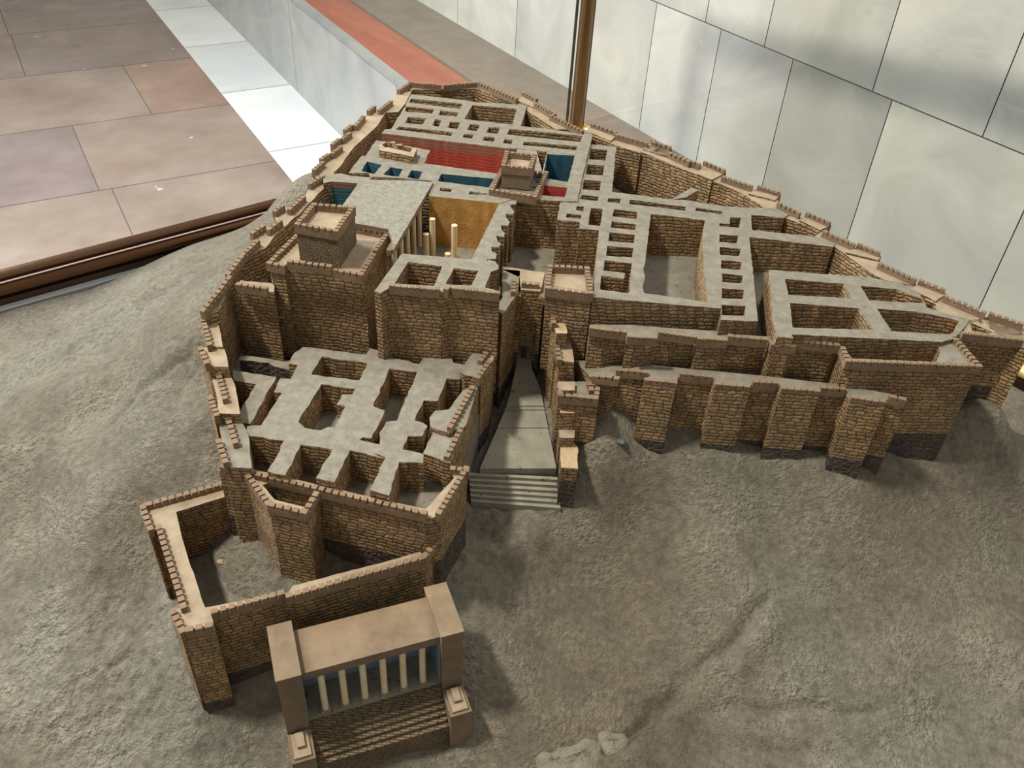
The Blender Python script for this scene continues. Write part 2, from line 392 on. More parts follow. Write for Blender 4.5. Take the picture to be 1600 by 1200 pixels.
mb = MB(); mb.face([lp(2.541, -14, ZL+.002, Nr, Tr), lp(2.541, 3.4, ZL+.002, Nr, Tr), lp(3.12, 3.4, ZL+.002, Nw, Tw), lp(3.12, -14, ZL+.002, Nw, Tw)], BRNST)
mb.box(lp(2.535, -14, ZL-.002, Nr, Tr), Tr*17.4, Nr*.02, (0, 0, .006), JOINT)
o = mb.build('trim_3'); o['kind'] = 'structure'
# tall wall of marble slabs
WO = 3.05
def wl(t, z, d=0.): return lp(WO+d, t, z, Nw, Tw)
mb = MB(); tints = []
mb.face([wl(-14, -1.6, .006), wl(4, -1.6, .006), wl(4, 3.4, .006), wl(-14, 3.4, .006)], JOINT); tints.append((1, 1, 1))
slabrows = [(-.81, -.14, [-14, -12.9, -11.8, -10.9, -10.1, -9.2, -8.3, -7.4, -6.6, -5.7, -4.9, -4.25, -3.56, -3.075, -2.61, -2.075, -1.42, -.8, -.2, .5, 1.2, 1.9, 2.6, 3.3, 4]),
            (-.14, .62, [-14, -13, -12, -11, -10.1, -9.4, -8.5, -7.6, -6.8, -5.9, -5.1, -4.4, -3.8, -3.19, -2.79, -2.175, -1.67, -1.0, -.4, .3, 1, 1.7, 2.4, 3.2, 4]),
            (.62, 1.4, [-14, -12.5, -11, -9.5, -8, -6.7, -5.4, -4.4, -3.4, -2.4, -1.4, -.4, .8, 2, 3, 4]), (1.4, 2.2, [-14, -12, -10.6, -9, -7.5, -6, -4.8, -3.6, -2.2, -1, .4, 1.6, 2.8, 4]), (2.2, 3.4, [-14, -11.5, -9.8, -8.2, -6.4, -5, -3.9, -2.7, -1.4, 0, 1.4, 2.7, 4])]
for z0, z1, cs in slabrows:
    for q in range(len(cs)-1):
        g = .0022; a, b_ = cs[q]+g, cs[q+1]-g; ou = RNG.uniform(0, 30)
        mb.face([wl(a, z0+g), wl(b_, z0+g), wl(b_, z1-g), wl(a, z1-g)], WALLM, [(a+ou, z0+ou), (b_+ou, z0+ou), (b_+ou, z1+ou), (a+ou, z1+ou)])
        v = RNG.uniform(.92, 1.05)
        if abs(cs[q]+2.61) < .01: v = .82
        if abs(cs[q]+3.56) < .01: v = 1.06
        tints.append((v, v, v*RNG.uniform(.97, 1.0)))
o = mb.build('wall_back'); o['kind'] = 'structure'; put_tint(o, tints)

# ------------------------------------------------------------------ display case: rails, corner post, panes
BRONZE, nt, b = mat('bronze_profile', .28, .85)
b.inputs['Base Color'].default_value = (.34, .20, .095, 1)
RAILB, nt, b = mat('dark_rail_bronze', .3, .8); b.inputs['Base Color'].default_value = (.13, .06, .028, 1)
RAILLIT, nt, b = mat('warm_lit_bronze_rail', .35, .45); b.inputs['Base Color'].default_value = (.86, .62, .24, 1)  # bronze rail with its warm light reflection put into the golden base colour
DKBR, nt, b = mat('dark_bronze', .4, .6); b.inputs['Base Color'].default_value = (.06, .035, .022, 1)
ALU, nt, b = mat('grey_channel', .45, .6); b.inputs['Base Color'].default_value = (.42, .45, .48, 1)
def glass_mat():
    m = bpy.data.materials.new('clear_glass'); m.use_nodes = True; nt = m.node_tree; nt.nodes.clear()
    out = nt.nodes.new('ShaderNodeOutputMaterial'); tr = nt.nodes.new('ShaderNodeBsdfTransparent'); gl = nt.nodes.new('ShaderNodeBsdfGlossy')
    tr.inputs[0].default_value = (.985, .99, .985, 1); gl.inputs['Roughness'].default_value = .02
    lw = nt.nodes.new('ShaderNodeLayerWeight'); lw.inputs[0].default_value = .5; fr = nt.nodes.new('ShaderNodeMath'); fr.operation = 'MULTIPLY_ADD'
    pw = nt.nodes.new('ShaderNodeMath'); pw.operation = 'POWER'; nt.links.new(lw.outputs['Facing'], pw.inputs[0]); pw.inputs[1].default_value = 5
    nt.links.new(pw.outputs[0], fr.inputs[0]); fr.inputs[1].default_value = .9; fr.inputs[2].default_value = .035; mx = nt.nodes.new('ShaderNodeMixShader')
    nt.links.new(fr.outputs[0], mx.inputs[0]); nt.links.new(tr.outputs[0], mx.inputs[1]); nt.links.new(gl.outputs[0], mx.inputs[2]); nt.links.new(mx.outputs[0], out.inputs[0]); return m
GLASS = glass_mat()
ZC = -.60; KC = np.array([.225, 3.886, 0]); DR = np.array([.631, -.776, 0]); DL = np.array([-.766, -.643, 0]); LR = 3.0; LL = 3.0; ZT = .68
def tubeline(mb, a, b, r, m, n=12, arc=(0, 2*math.pi)):
    a = np.array(a, float); b = np.array(b, float); d = (b-a)/np.linalg.norm(b-a); s = np.cross(d, (0, 0, 1)); s = s/np.linalg.norm(s) if np.linalg.norm(s) > 1e-6 else np.array([1., 0, 0]); u = np.cross(s, d)
    ring = [s*math.cos(t)*r+u*math.sin(t)*r for t in np.linspace(arc[0], arc[1], n, endpoint=arc[1]-arc[0] < 6.28)]
    k = len(ring)
    for i in range(k if arc[1]-arc[0] >= 6.28 else k-1):
        j = (i+1) % k; mb.face([a+ring[i], a+ring[j], b+ring[j], b+ring[i]][::-1], m)
    mb.face([a+q for q in ring], m); mb.face([b+q for q in ring][::-1], m)
def rail(name, label, A, D, L, m1, m2, inn):
    t = thing(name, label, 'rail', (*(A+D*L/2)[:2], ZC-.03), None)
    mb = MB(); mb.box([*(A-inn*.03)[:2], ZC-.03], D*L, inn*.055, (0, 0, .055), m2); mb.build('rail_base', t)
    for k_, (off, z, r) in enumerate(((.004, .046, .021), (-.022, .082, .019))):
        mb = MB(); tubeline(mb, [*(A+inn*off)[:2], ZC+z], [*(A+D*L+inn*off)[:2], ZC+z], r, m1, 16); mb.build('rail_tube', t, smooth=True)
    return t
innL = DR; innR = DL
tl = rail('display_case_rail', 'dark bronze base rail of the display case over the brown floor slabs', KC, DL, LL, RAILB, DKBR, innL)
mb = MB(); mb.box([*(KC+innL*.028)[:2], ZC-.01], DL*LL, innL*.03, (0, 0, .016), ALU); o = mb.build('channel', tl); o['label'] = 'grey metal channel beside the sand'
rail('display_case_rail', 'base rail of the display case, painted golden as warmly lit bronze, at the right edge of the photo', KC, DR, LR, RAILLIT, DKBR, innR)
for nm, lab, A, D, L in (('display_case_top_bar', 'bronze top bar of the display case on the floor side', KC, DL, LL), ('display_case_top_bar', 'bronze top bar of the display case on the wall side', KC, DR, LR)):
    mb = MB(); mb.box([*(A-D*.0)[:2], ZT], D*L, (DR if D is DL else DL)*.075, (0, 0, .07), BRONZE); tag(mb.build(nm, None, (*(A+D*L/2)[:2], ZT)), lab, 'bar')
post = thing('display_case_post', 'upright bronze corner post of the display case behind the fortress model', 'post', (*KC[:2], ZC))
mb = MB(); tubeline(mb, [*KC[:2], ZC], [*KC[:2], ZT+.045], .033, BRONZE, 20); mb.build('post_tube', post, smooth=True)
for sgn in (1, -1):
    d = (DR-DL); d = d/np.linalg.norm(d); mb = MB(); mb.box([*(KC+d*sgn*.036-d*.006+np.array([-.01, -.012, 0]))[:2], ZC], d*.012, (.0, .024, 0), (0, 0, ZT-ZC), DKBR); mb.build('edge_strip', post)
for A, D, L, inn, lab in ((KC, DL, LL, DR, 'clear glass pane of the display case in front of the brown floor'), (KC, DR, LR, DL, 'clear glass pane of the display case in front of the marble wall')):
    mb = MB(); mb.box([*(A+D*.04+inn*.0)[:2], ZC+.09], D*(L-.04), inn*.006, (0, 0, ZT-ZC-.09), GLASS); tag(mb.build('glass_pane', None, (*(A+D*L/2)[:2], ZC+.09)), lab, 'glass')
mb = MB(); mb.box([*(KC-DR*.03-DL*.03)[:2], ZC-.16], DL*(LL+.06), DR*(LR+.06), (0, 0, .13), DKBR)
plinth = tag(mb.build('display_case_plinth', None, (*KC[:2], ZC-.16)), 'dark plinth of the display case under the sand and rails', 'plinth')
leg_c = [KC-DR*.0+DL*.25+DR*.2, KC+DL*2.8+DR*.2, KC+DL*.25+DR*2.8, KC+DL*2.8+DR*2.8]
for c in leg_c:
    zb = ZL+.002 if c@Nf > 2.1 else ZF
    mb = MB(); mb.box([c[0]-.06, c[1]-.06, zb], (.12, 0, 0), (0, .12, 0), (0, 0, ZC-.16-zb), DKBR); mb.build('leg', plinth)

# ------------------------------------------------------------------ terrain of the scale model
ctl = [(-.6, 'x0,490 60,500 150,470 20,560 100,480 0,600'), (-.60, 'x560,190 700,130 330,365 250,385 780,180 1000,230 1200,320 1400,420'),
       (-.45, 'x328,382 262,430 190,468 110,535 55,605 0,680'), (-.37, 'x400,350 330,420 255,480 190,540 130,600'), (-.22, 'x490,268 450,300'),
       (-.22, 'x300,470 395,372 350,410 290,540'), (-.27, 'x300,600 310,660 230,580'), (-.40, 'x180,640 120,700'), (-.33, 'x320,730 250,700'), (-.42, 'x240,800 160,800'), (-.50, 'x250,905 150,900 60,800'),
       (-.55, 'x298,1125 330,1120'), (-.60, 'x400,1195 200,1150 80,1100 0,1000'), (-.64, 'x20,1190'), (-.50, 'x0,760'), (-.53, 'x400,1075'),
       (-.575, 'x480,1195 600,1165 690,1115'), (-.56, 'x730,1115'), (-.51, 'x715,1050'), (-.44, 'x705,940 740,900'), (-.435, 'x745,835 800,822 870,820'), (-.41, 'x915,790'), (-.35, 'x910,735'),
       (-.275, 'x1005,662'), (-.285, 'x940,690'), (-.300, 'x1100,690'), (-.328, 'x1230,718'), (-.348, 'x1340,744'), (-.325, 'x1420,690 1480,688'), (-.27, 'x1560,655'), (-.44, 'x1000,800 1200,830 1100,860'),
       (-.43, 'x1400,800'), (-.40, 'x1540,740'), (-.44, 'x1590,680'), (-.50, 'x1590,800 850,900'), (-.53, 'x1400,930 1000,950 1200,1000'), (-.56, 'x1590,1000 850,1050'), (-.60, 'x1400,1100 1100,1120 950,1190'),
       (-.64, 'x1250,1195 1590,1190 1500,1150'), (-.60, 'x760,1190')]
cp = [W(x, y, z) for z, s in ctl for x, y in PX(s)]
cp += [np.array(p) for p in [(-.3, 2.6, -.3), (-.2, 2.2, -.3), (.2, 2.2, -.3), (-.4, 1.8, -.3), (.4, 1.8, -.3), (.8, 1.75, -.3), (.1, 1.9, -.3), (-.3, 1.65, -.3), (-.6, 1.75, -.3), (1.0, 1.62, -.3), (.6, 1.6, -.3),
       (.03, 1.66, -.31), (.03, 1.60, -.325), (.07, 1.42, -.39), (.05, 1.50, -.36), (.06, 1.33, -.43), (.06, 1.27, -.445), (-.3, 1.45, -.32), (-.5, 1.4, -.32), (-.25, 1.25, -.36), (-.45, 1.25, -.36), (-.2, 1.1, -.44), (-.45, 1.05, -.44), (-.55, 1.1, -.44),
       (-.3, .98, -.50), (-.19, .9, -.53), (-.42, .95, -.52), (-.6, 1.0, -.50),
       (-.42, 3.0, -.45), (-.62, 2.3, -.32), (-.5, 2.75, -.40), (0, 2.9, -.45), (.3, 2.55, -.42), (.7, 2.15, -.42), (1.1, 1.8, -.42),
       (-2, 1.9, -.6), (-1.5, 2.4, -.6), (.2, 3.7, -.6), (-.4, 3.3, -.6), (-1., 2.9, -.6), (1.6, 2.1, -.58), (1.0, 2.8, -.6), (2.0, 1.6, -.6), (1.9, 1.2, -.6), (-1.9, 1.4, -.62), (-1.5, .9, -.64), (-.8, .2, -.66), (0, 0, -.68), (1.2, .6, -.66), (.5, .3, -.67)]]
cp = np.array(cp)
def tps(c, v, lam=2e-4):
    n = len(c); d = np.linalg.norm(c[:, None]-c[None], axis=2); K = np.where(d > 0, d*d*np.log(d+1e-12), 0)+np.eye(n)*lam
    P_ = np.c_[np.ones(n), c]; A = np.zeros((n+3, n+3)); A[:n, :n] = K; A[:n, n:] = P_; A[n:, :n] = P_.T
    return np.linalg.solve(A, np.r_[v, 0, 0, 0])
cw = tps(cp[:, :2], cp[:, 2])
def teval(q):
    out = np.empty(len(q))
    for s in range(0, len(q), 40000):
        b_ = q[s:s+40000]; d = np.linalg.norm(b_[:, None]-cp[None, :, :2], axis=2)
        out[s:s+40000] = (np.where(d > 0, d*d*np.log(d+1e-12), 0))@cw[:-3]+cw[-3]+b_@cw[-2:]
    return out
def vnoise(x, y, seed):
    r = np.random.RandomState(seed).rand(256, 256); ca, sa = math.cos(seed*1.7+.4), math.sin(seed*1.7+.4); x, y = x*ca-y*sa+300, x*sa+y*ca+300; xi = np.floor(x).astype(int); yi = np.floor(y).astype(int); fx = x-xi; fy = y-yi
    fx = fx*fx*(3-2*fx); fy = fy*fy*(3-2*fy); g = lambda a, b: r[a % 256, b % 256]
    return (g(xi, yi)*(1-fx)+g(xi+1, yi)*fx)*(1-fy)+(g(xi, yi+1)*(1-fx)+g(xi+1, yi+1)*fx)*fy-.5
def terr_noise(x, y):
    z = vnoise(x*5, y*5, 1)*.022+vnoise(x*11+3, y*11, 2)*.013
    msk = np.clip(vnoise(x*3.1, y*3.1, 9)*2.2+.45, .1, 1)
    cl = np.abs(vnoise(x*26, y*26, 3)); z = z+msk*(vnoise(x*30+7, y*30, 4)*.007+.5*(.25-cl)*.010)
    z = z+msk*(np.sqrt(np.maximum(vnoise(x*52, y*52, 5), 0))*.0075+np.sqrt(np.maximum(vnoise(x*95, y*95, 6), 0))*.0042)
    # long cracks and gullies
    for a, b_, amp in (((.42, 1.06), (.12, .80), .02), ((.60, 1.22), (.42, 1.05), .016), ((.85, 1.02), (.42, .98), .010), ((-.95, 1.45), (-.75, 1.6), .010)):
        a = np.array(a); b_ = np.array(b_); d = b_-a; L = np.linalg.norm(d); t = ((x-a[0])*d[0]+(y-a[1])*d[1])/L/L; n_ = ((x-a[0])*-d[1]+(y-a[1])*d[0])/L+vnoise(x*20, y*20, 8)*.03
        z = z-amp*np.exp(-(n_/.012)**2)*np.clip(np.minimum(t, 1-t)*6+.2, 0, 1)*(t > -.1)*(t < 1.1)+amp*.8*np.exp(-((n_-.045)/.035)**2)*np.clip(np.minimum(t, 1-t)*5, 0, 1)
    return z
st = .0042; na = int((LL-.07)/st); nb = int((LR-.07)/st)
ga, gb = np.meshgrid(np.arange(na+1)*(LL-.09)/na+.062, np.arange(nb+1)*(LR-.09)/nb+.062, indexing='ij')
gx = KC[0]+DL[0]*ga+DR[0]*gb; gy = KC[1]+DL[1]*ga+DR[1]*gb
q = np.c_[gx.ravel(), gy.ravel()]
gz = teval(q)
FORT = WP('x620,140 900,205 1595,520 1480,640 1390,660 1230,690 1005,640 910,700 880,770 745,760 735,850 690,930 690,1040 470,1130 300,1090 250,860 232,795 340,735 325,500 370,420 500,250', -.28)
gz = np.clip(gz, -.72, 0)
edge = np.clip(np.minimum(np.minimum(ga, gb), 9).ravel()/.3, .15, 1)
gz = np.maximum(gz+terr_noise(q[:, 0], q[:, 1])*edge, ZC-.028)
verts = np.c_[q, gz]
idx = np.arange((na+1)*(nb+1)).reshape(na+1, nb+1)
fc = np.stack([idx[:-1, :-1], idx[1:, :-1], idx[1:, 1:], idx[:-1, 1:]], -1).reshape(-1, 4)
me = bpy.data.meshes.new('model_hillside'); me.vertices.add(len(verts)); me.vertices.foreach_set('co', verts.ravel())
me.loops.add(fc.size); me.loops.foreach_set('vertex_index', fc.ravel()); me.polygons.add(len(fc)); me.polygons.foreach_set('loop_start', np.arange(len(fc))*4)
me.polygons.foreach_set('use_smooth', np.ones(len(fc), bool)); me.update(calc_edges=True); me.validate()
if me.polygons[0].normal.z < 0: me.flip_normals()
TERR, nt, b = mat('clay_hillside', .95)
geo = N(nt, 'ShaderNodeNewGeometry').outputs['Position']
n0 = noise(nt, geo, 2.2, 3, .5); n1 = noise(nt, geo, 9, 6, .6); n2 = noise(nt, geo, 60, 6, .7); n3 = noise(nt, geo, 260, 4, .7)
c = ramp(nt, n0.outputs[0], [(.35, (.205, .180, .138)), (.52, (.248, .228, .182)), (.66, (.226, .217, .178))])
c = mix(nt, 1., c, ramp(nt, n1.outputs[0], [(.3, (.74, .72, .70)), (.7, (1.24, 1.23, 1.20))]), 'MULTIPLY')
c = mix(nt, 1., c, ramp(nt, n2.outputs[0], [(.3, (.62, .60, .58)), (.7, (1.32, 1.32, 1.32))]), 'MULTIPLY')
c = mix(nt, ramp(nt, n3.outputs[0], [(.66, (0, 0, 0)), (.72, (.6, .6, .6))]), c, (.33, .31, .25))
nt.links.new(c, b.inputs['Base Color'])
vo = N(nt, 'ShaderNodeTexVoronoi', _feature='F1', Scale=95., Randomness=1.); nt.links.new(geo, vo.inputs['Vector'])
vo2 = N(nt, 'ShaderNodeTexVoronoi', _feature='F1', Scale=210., Randomness=1.); nt.links.new(geo, vo2.inputs['Vector'])
mk = ramp(nt, n1.outputs[0], [(.42, (.08, .08, .08)), (.62, (1, 1, 1))])
cl_ = mth(nt, 'MULTIPLY', mk, mth(nt, 'SUBTRACT', 1., mth(nt, 'ADD', mth(nt, 'MULTIPLY', vo.outputs['Distance'], 1.1), mth(nt, 'MULTIPLY', vo2.outputs['Distance'], .6))))
h_ = mth(nt, 'ADD', mth(nt, 'MULTIPLY', n2.outputs[0], 1.), mth(nt, 'MULTIPLY', n3.outputs[0], .8)); bump(nt, b, mth(nt, 'ADD', h_, mth(nt, 'MULTIPLY', cl_, .9)), .010)
me.materials.append(TERR)
hill = bpy.data.objects.new('model_hillside', me); COL.objects.link(hill)
tag(hill, 'rough grey-brown clay hillside that the fortress model stands on', 'hillside')
def ground(x, y): return float(teval(np.array([[x, y]]))[0])

# ------------------------------------------------------------------ upper citadel
FLZ = -.14
def slab(name, label, cat, s, z, zb, m=EARTH):
    pts = WP(s, z); c = np.mean(pts, axis=0); mb = MB(); masonry(mb, pts, z, zb, top=m, side=m, jit=.002); return tag(mb.build(name, None, (c[0], c[1], zb)), label, cat)
plat = [(-.62, 1.74), (-.38, 1.74), (-.10, 1.74), (.02, 1.775), (.14, 1.755), (.16, 1.68), (.25, 1.66), (.5, 1.64), (.95, 1.66), (1.02, 1.70), (.75, 1.98), (.30, 2.42), (.06, 2.72), (-.10, 2.84), (-.36, 2.88), (-.45, 2.55), (-.58, 2.10), (-.68, 1.8)]
mb = MB(); masonry(mb, [np.array([*p, 0]) for p in plat], FLZ, -.27, top=EARTH, side=EARTH, jit=.001); tag(mb.build('citadel_ground', None, (.1, 2.1, -.27)), 'dusty grey earth floor seen in the courtyards of the upper fortress', 'ground')

block('palace_wing', 'farthest grid of small rooms at the top, above the red hall', 'building',
      'a405,577 430,547 485,540 570,402 610,335 650,252 1090,300 1190,318 1560,338 b232,192 178,357 470,388 705,430 632,598 400,572 310,560 150,545 a1445,702', 0., -.15,
      ['a650,287 1085,331 1060,372 632,322', 'a612,352 842,376 828,414 600,395', 'a897,386 1046,405 1028,440 880,425', 'a1162,340 1535,375 1495,505 1097,460',
       'a630,438 780,452 745,507 602,490', 'a852,460 905,465 880,522 828,514', 'a977,478 1065,486 1033,543 955,530', 'a1142,500 1226,508 1200,560 1120,548', 'a1302,522 1392,531 1368,583 1280,570',
       'a1475,540 b148,386 696,440 688,492 75,428 a1450,590', 'a560,520 1005,571 985,600 520,546', 'a1092,582 1176,591 1160,622 1080,610', 'a1267,602 1352,612 1335,650 1245,635', 'a1432,624 1500,632 1488,670 1415,657',
       'b50,466 110,476 98,510 30,498', 'b206,486 650,526 638,560 196,516'],
      paint=[('a1445,702 408,577', REDP), ('a405,577 430,547', REDP), ('b632,598 400,572', BLUE)])
HB = block('painted_halls', 'block of halls with dark blue painted rooms beside the red hall', 'building',
      'a360,635 810,720 760,828 1365,912 b40,850 150,548 310,561 b360,740 400,573 632,600 700,432 722,385 777,430 660,930 655,985 550,985 150,962 c1540,358 1445,390 1000,345 a830,975 560,950 320,940 300,908 130,908 240,766 270,768', .001, -.15,
      [('a285,812 410,842 345,918 238,892', None, BLUE), ('a482,858 585,876 545,940 422,922', None, BLUE), ('a658,884 748,898 712,962 618,946', None, BLUE), ('a905,915 1345,956 1300,1030 875,977', None, BLUE),
       'a897,1030 1000,1041 980,1068 890,1055', 'a1140,1061 1290,1080 1275,1090 1130,1086', ('b402,590 630,604 572,822 362,790', None, BLUE), ('b375,850 567,871 545,950 345,935', None, REDS)],
      paint=[('c1000,345 1445,390', OCHRE), ('a1365,912 760,828', REDS), ('a760,828 810,720', REDS)])
# crumbled outline of a small building on the roof beside the red hall
rp = WP('a380,668 425,640 700,700 672,768 385,712', .024)
mb = MB(); masonry(mb, rp, .022, 0., holes=[(WP('a412,668 445,655 660,704 645,735 425,690', .022), .010, STONE)], top=WALK, side=STONE, floor=WALK)
tag(mb.build('roof_ruin', None, (*rp[0][:2], 0)), 'low crumbling rectangle of masonry on the flat roof beside the red hall', 'ruin')
block('corner_room_wall', 'wall corner around the teal painted room beside the left ramparts', 'building',
      'r600,745 640,735 830,728 960,760 1190,775 1168,830 900,1240 780,1200 850,1115 1035,850 705,828 600,850', .002, -.15, paint=[('r1035,850 705,828', TEAL), ('r850,1115 1035,850', TEAL)])

# big flat roof on posts at the ochre court
RO = WP('c625,243 900,248 1028,258 775,688 765,600 745,552 565,520 440,500 465,395', .008)
rt = thing('columned_hall', 'large flat gravelly roof on wooden posts beside the ochre court', 'building', (*np.mean(RO, axis=0)[:2], FLZ))
mb = MB(); masonry(mb, RO, .008, -.006, top=ROOF, side=SMOOTH, jit=.0006); mb.build('roof', rt)
e0, e1 = WP('c1028,258 775,688', -.004); d = e1-e0; nn = np.array([-d[1], d[0], 0]); nn /= np.linalg.norm(nn)
if nn[0] > 0: nn = -nn
mb = MB(); mb.box(e0+nn*.004+np.array([0, 0, -.014]), d, nn*.012, (0, 0, .014), SMOOTH); mb.build('beam', rt)
def post_mb(x, y, z0, z1, r, m=WOOD, n=14):
    mb = MB(); tubeline(mb, (x, y, z0), (x, y, z1), r, m, n); return mb
for k in range(5):
    p = e0+d*(.28+.15*k)+nn*.012; mb = post_mb(p[0], p[1], FLZ, -.014, .0072); mb.build('post', rt, smooth=True)
mb = MB(); masonry(mb, [e0+nn*.085, e0+d*.62+nn*.085, RO[6]-(RO[6]-RO[0])*.25, RO[0]], -.0065, FLZ-.01, top=EARTH, side=SMOOTH); mb.build('rear_wall', rt)
for s, zt0, lab in (('c1022,487', -.020, 'tallest free-standing pale wooden post in the ochre court'), ('c1160,527', -.030, 'rightmost tall pale wooden post in the ochre court'),
                    ('c982,582', -.050, 'shorter pale wooden post nearest the roofed hall'), ('c1118,704', -.095, 'stub of a pale wooden post just behind the near wall of the ochre court')):
    p = U(*PX(s)[0], zt0); tag(post_mb(p[0], p[1], FLZ, zt0, .0075).build('wooden_post', None, (p[0], p[1], FLZ), True), lab, 'post', 'free-standing posts in the ochre court')

# left palace block with the tall tower
PB = block('palace_keep', 'high tan block with battlements carrying the tall square tower, left of centre', 'building',
      'g570,570 732,600 742,580 1088,612 1335,655 1442,500 1455,478 1552,320 1290,270 1000,150 800,330', -.020, -.27, top=WALK, jit=.0006,
      para=[('g575,553 722,583', -.008, 'g700,500'), ('g738,542 1085,585', .004, 'g900,450'), ('g1087,608 1332,652', -.0045, 'g1200,500'), ('g1334,650 1442,478', -.0045, 'g1200,500'), ('g1446,460 1552,308', -.002, 'g1300,400'), ('g1545,305 1290,257', -.002, 'g1300,400'), ('g575,553 830,303', -.008, 'g900,400')])
LW = block('rampart_link_wall', 'short low wall with battlements joining the left ramparts to the tower block', 'wall', 'g330,740 640,782 640,715 380,690', -.066, -.27, top=WALK, para=[('g335,720 580,758', -.048, 'g480,680')])
mb = MB(); masonry(mb, WP('g400,690 590,710 590,560 460,600', -.12), -.12, -.27, top=EARTH, side=STONE); mb.build('room_floor', LW)
# tall tower: body, parapets, deck
tb = WP('g1170,592', -.016)[0]; zt1 = zat(tb[0], tb[1], 361)
def tower(name, label, s, zt_, zb, side, deckm=WALK, pitch=.0145, parent=None, hp=.023, inset=.004, th=.011, bpart='body', foot=None, zfound=None):
    top = WP(s, zt_); c = np.mean(top, axis=0)
    t = parent or thing(name, label, 'tower', (c[0], c[1], zb))
    body = [np.array([*(p[:2]+(c[:2]-p[:2])/np.linalg.norm(c[:2]-p[:2])*inset), 0]) for p in top]
    mb = MB(); masonry(mb, body, zt_-hp+.006, zb, top=deckm, side=side, jit=.0006, zfound=zfound); mb.build(bpart, t)
    parapet(t, None, None, closed=True, inward=c, pts=top, pitch=pitch, th=th, slot=.0088, base=hp-.0088)
    return t
tower('square_tower', 'tallest square tower with a battlemented top on the left palace block', 'g797,250 1135,310 1278,108 938,82', zt1, -.017, FINE)
# middle front block with the wall along the ochre court
MF = block('palace_front_block', 'front block with two open rooms below the ochre court, long wall stubs on its right', 'building',
      'c660,938 735,962 s70,420 690,470 690,520 790,520 838,450 1440,520 1442,440 1262,395 1335,195 1430,165 1432,120 1390,70 1300,45 c1370,755 1360,742 1415,738 1425,706 1395,690 1390,662 1440,664 1450,640 1430,630 1420,592 1470,600 1475,575 1455,560 1450,527 1495,530 1505,506 1485,482 1480,456 1525,460 1535,440 1520,425 1505,402 1545,395 1552,365 1540,355 1442,388 1268,740 832,705', -.0005, -.27,
      [('s302,76 730,130 622,376 130,342', -.13), ('s872,150 1176,186 1095,370 770,352', -.13)], paint=[('c1442,388 1268,740', OCHRE)], jit=.0008, para=[('s62,372 690,425', .0085, 's500,300'), ('s842,400 1440,470', .0085, 's1000,300')])
parapet(MF, 's795,425 842,380', .0085, inward='s760,380')
# centre tower in two tiers
CT = thing('stepped_tower', 'smooth brown two-tiered battlemented tower between the red and blue halls', 'tower', (*W(805, 290, 0)[:2], 0.))
low = WP('x764,296 838,308 857,268 782,262', .018)
tower('', '', 'x764,296 838,308 857,268 782,262', .018, -.012, SMOOTH, parent=CT, bpart='lower_tier')
cb = W(830, 296, .006); zt2 = zat(cb[0], cb[1], 262)
tower('', '', 'x783,258 831,263 839,240 789,235', zt2, .004, SMOOTH, parent=CT, bpart='upper_tier')

# granary and storerooms, right of centre
block('storehouse_block', 'large block of long storerooms around an open paved hall, right of centre', 'building',
      'd460,150 445,255 583,268 582,310 703,320 665,737 1467,808 p371,640 835,655 o640,1200 568,482 1616,606 1640,560 1480,490 602,395 588,205 1000,245 1060,200 900,118 620,118 e690,545 370,492 250,487 b940,905 975,530 755,508 738,508 640,930 640,985 560,985', zc, -.17,
      ['b762,546 900,556 885,645 745,634', 'b737,676 880,686 860,770 720,759', 'b707,806 850,816 835,895 695,884', 'b692,932 830,946 820,980 667,965', 'b912,956 1015,963 1005,1000 900,989', 'b1092,971 1555,1031 1550,1062 1080,1006',
       'e467,556 690,590 680,612 460,584', 'd565,168 610,172 605,200 560,192', 'd502,213 595,224 590,247 497,238', 'd652,181 727,187 712,292 637,284', 'd797,186 943,206 940,248 788,232', 'd782,263 935,283 930,318 775,302',
       'd770,331 928,349 922,400 762,386', 'd754,416 918,431 912,490 748,478', 'd740,506 908,526 893,712 712,690 718,603 858,622 868,588 728,570', ('d1028,216 1365,256 1350,370 1360,560 1382,768 985,712 978,660 992,610 980,560 995,500', -.155, STONE, (), ),
       'o330,236 465,241 445,368 190,346 195,310 325,320', 'o195,450 430,466 410,560 190,545', 'o195,605 460,631 440,720 200,705', 'o215,770 470,796 460,890 215,875', 'o225,935 485,966 475,1060 225,1045', 'p380,240 660,266 655,376 380,366', 'p378,450 680,466 670,590 375,576'], zfl=-.15)
mb = MB(); masonry(mb, WP('e260,488 425,392 490,408 385,470', zc), zc, -.15); tag(mb.build('spur_wall', None, (*W(1080, 300, -.05)[:2], -.15)), 'short leaning stub of wall across the big rear court', 'wall')
# right grid of rooms
block('barracks_block', 'four-room grid with thick grey-topped walls at the far right of the fortress', 'building',
      'f182,432 500,456 740,472 1000,528 1060,640 1180,680 1300,708 1215,812 1140,832 310,790 318,812 228,803 205,700', zc, -.17,
      ['f272,483 595,509 640,590 290,570', 'f690,520 890,540 1110,622 740,601', 'f300,616 680,646 760,765 315,752', 'f782,648 990,662 1150,694 1240,716 1195,790 862,772'], zfl=-.16)

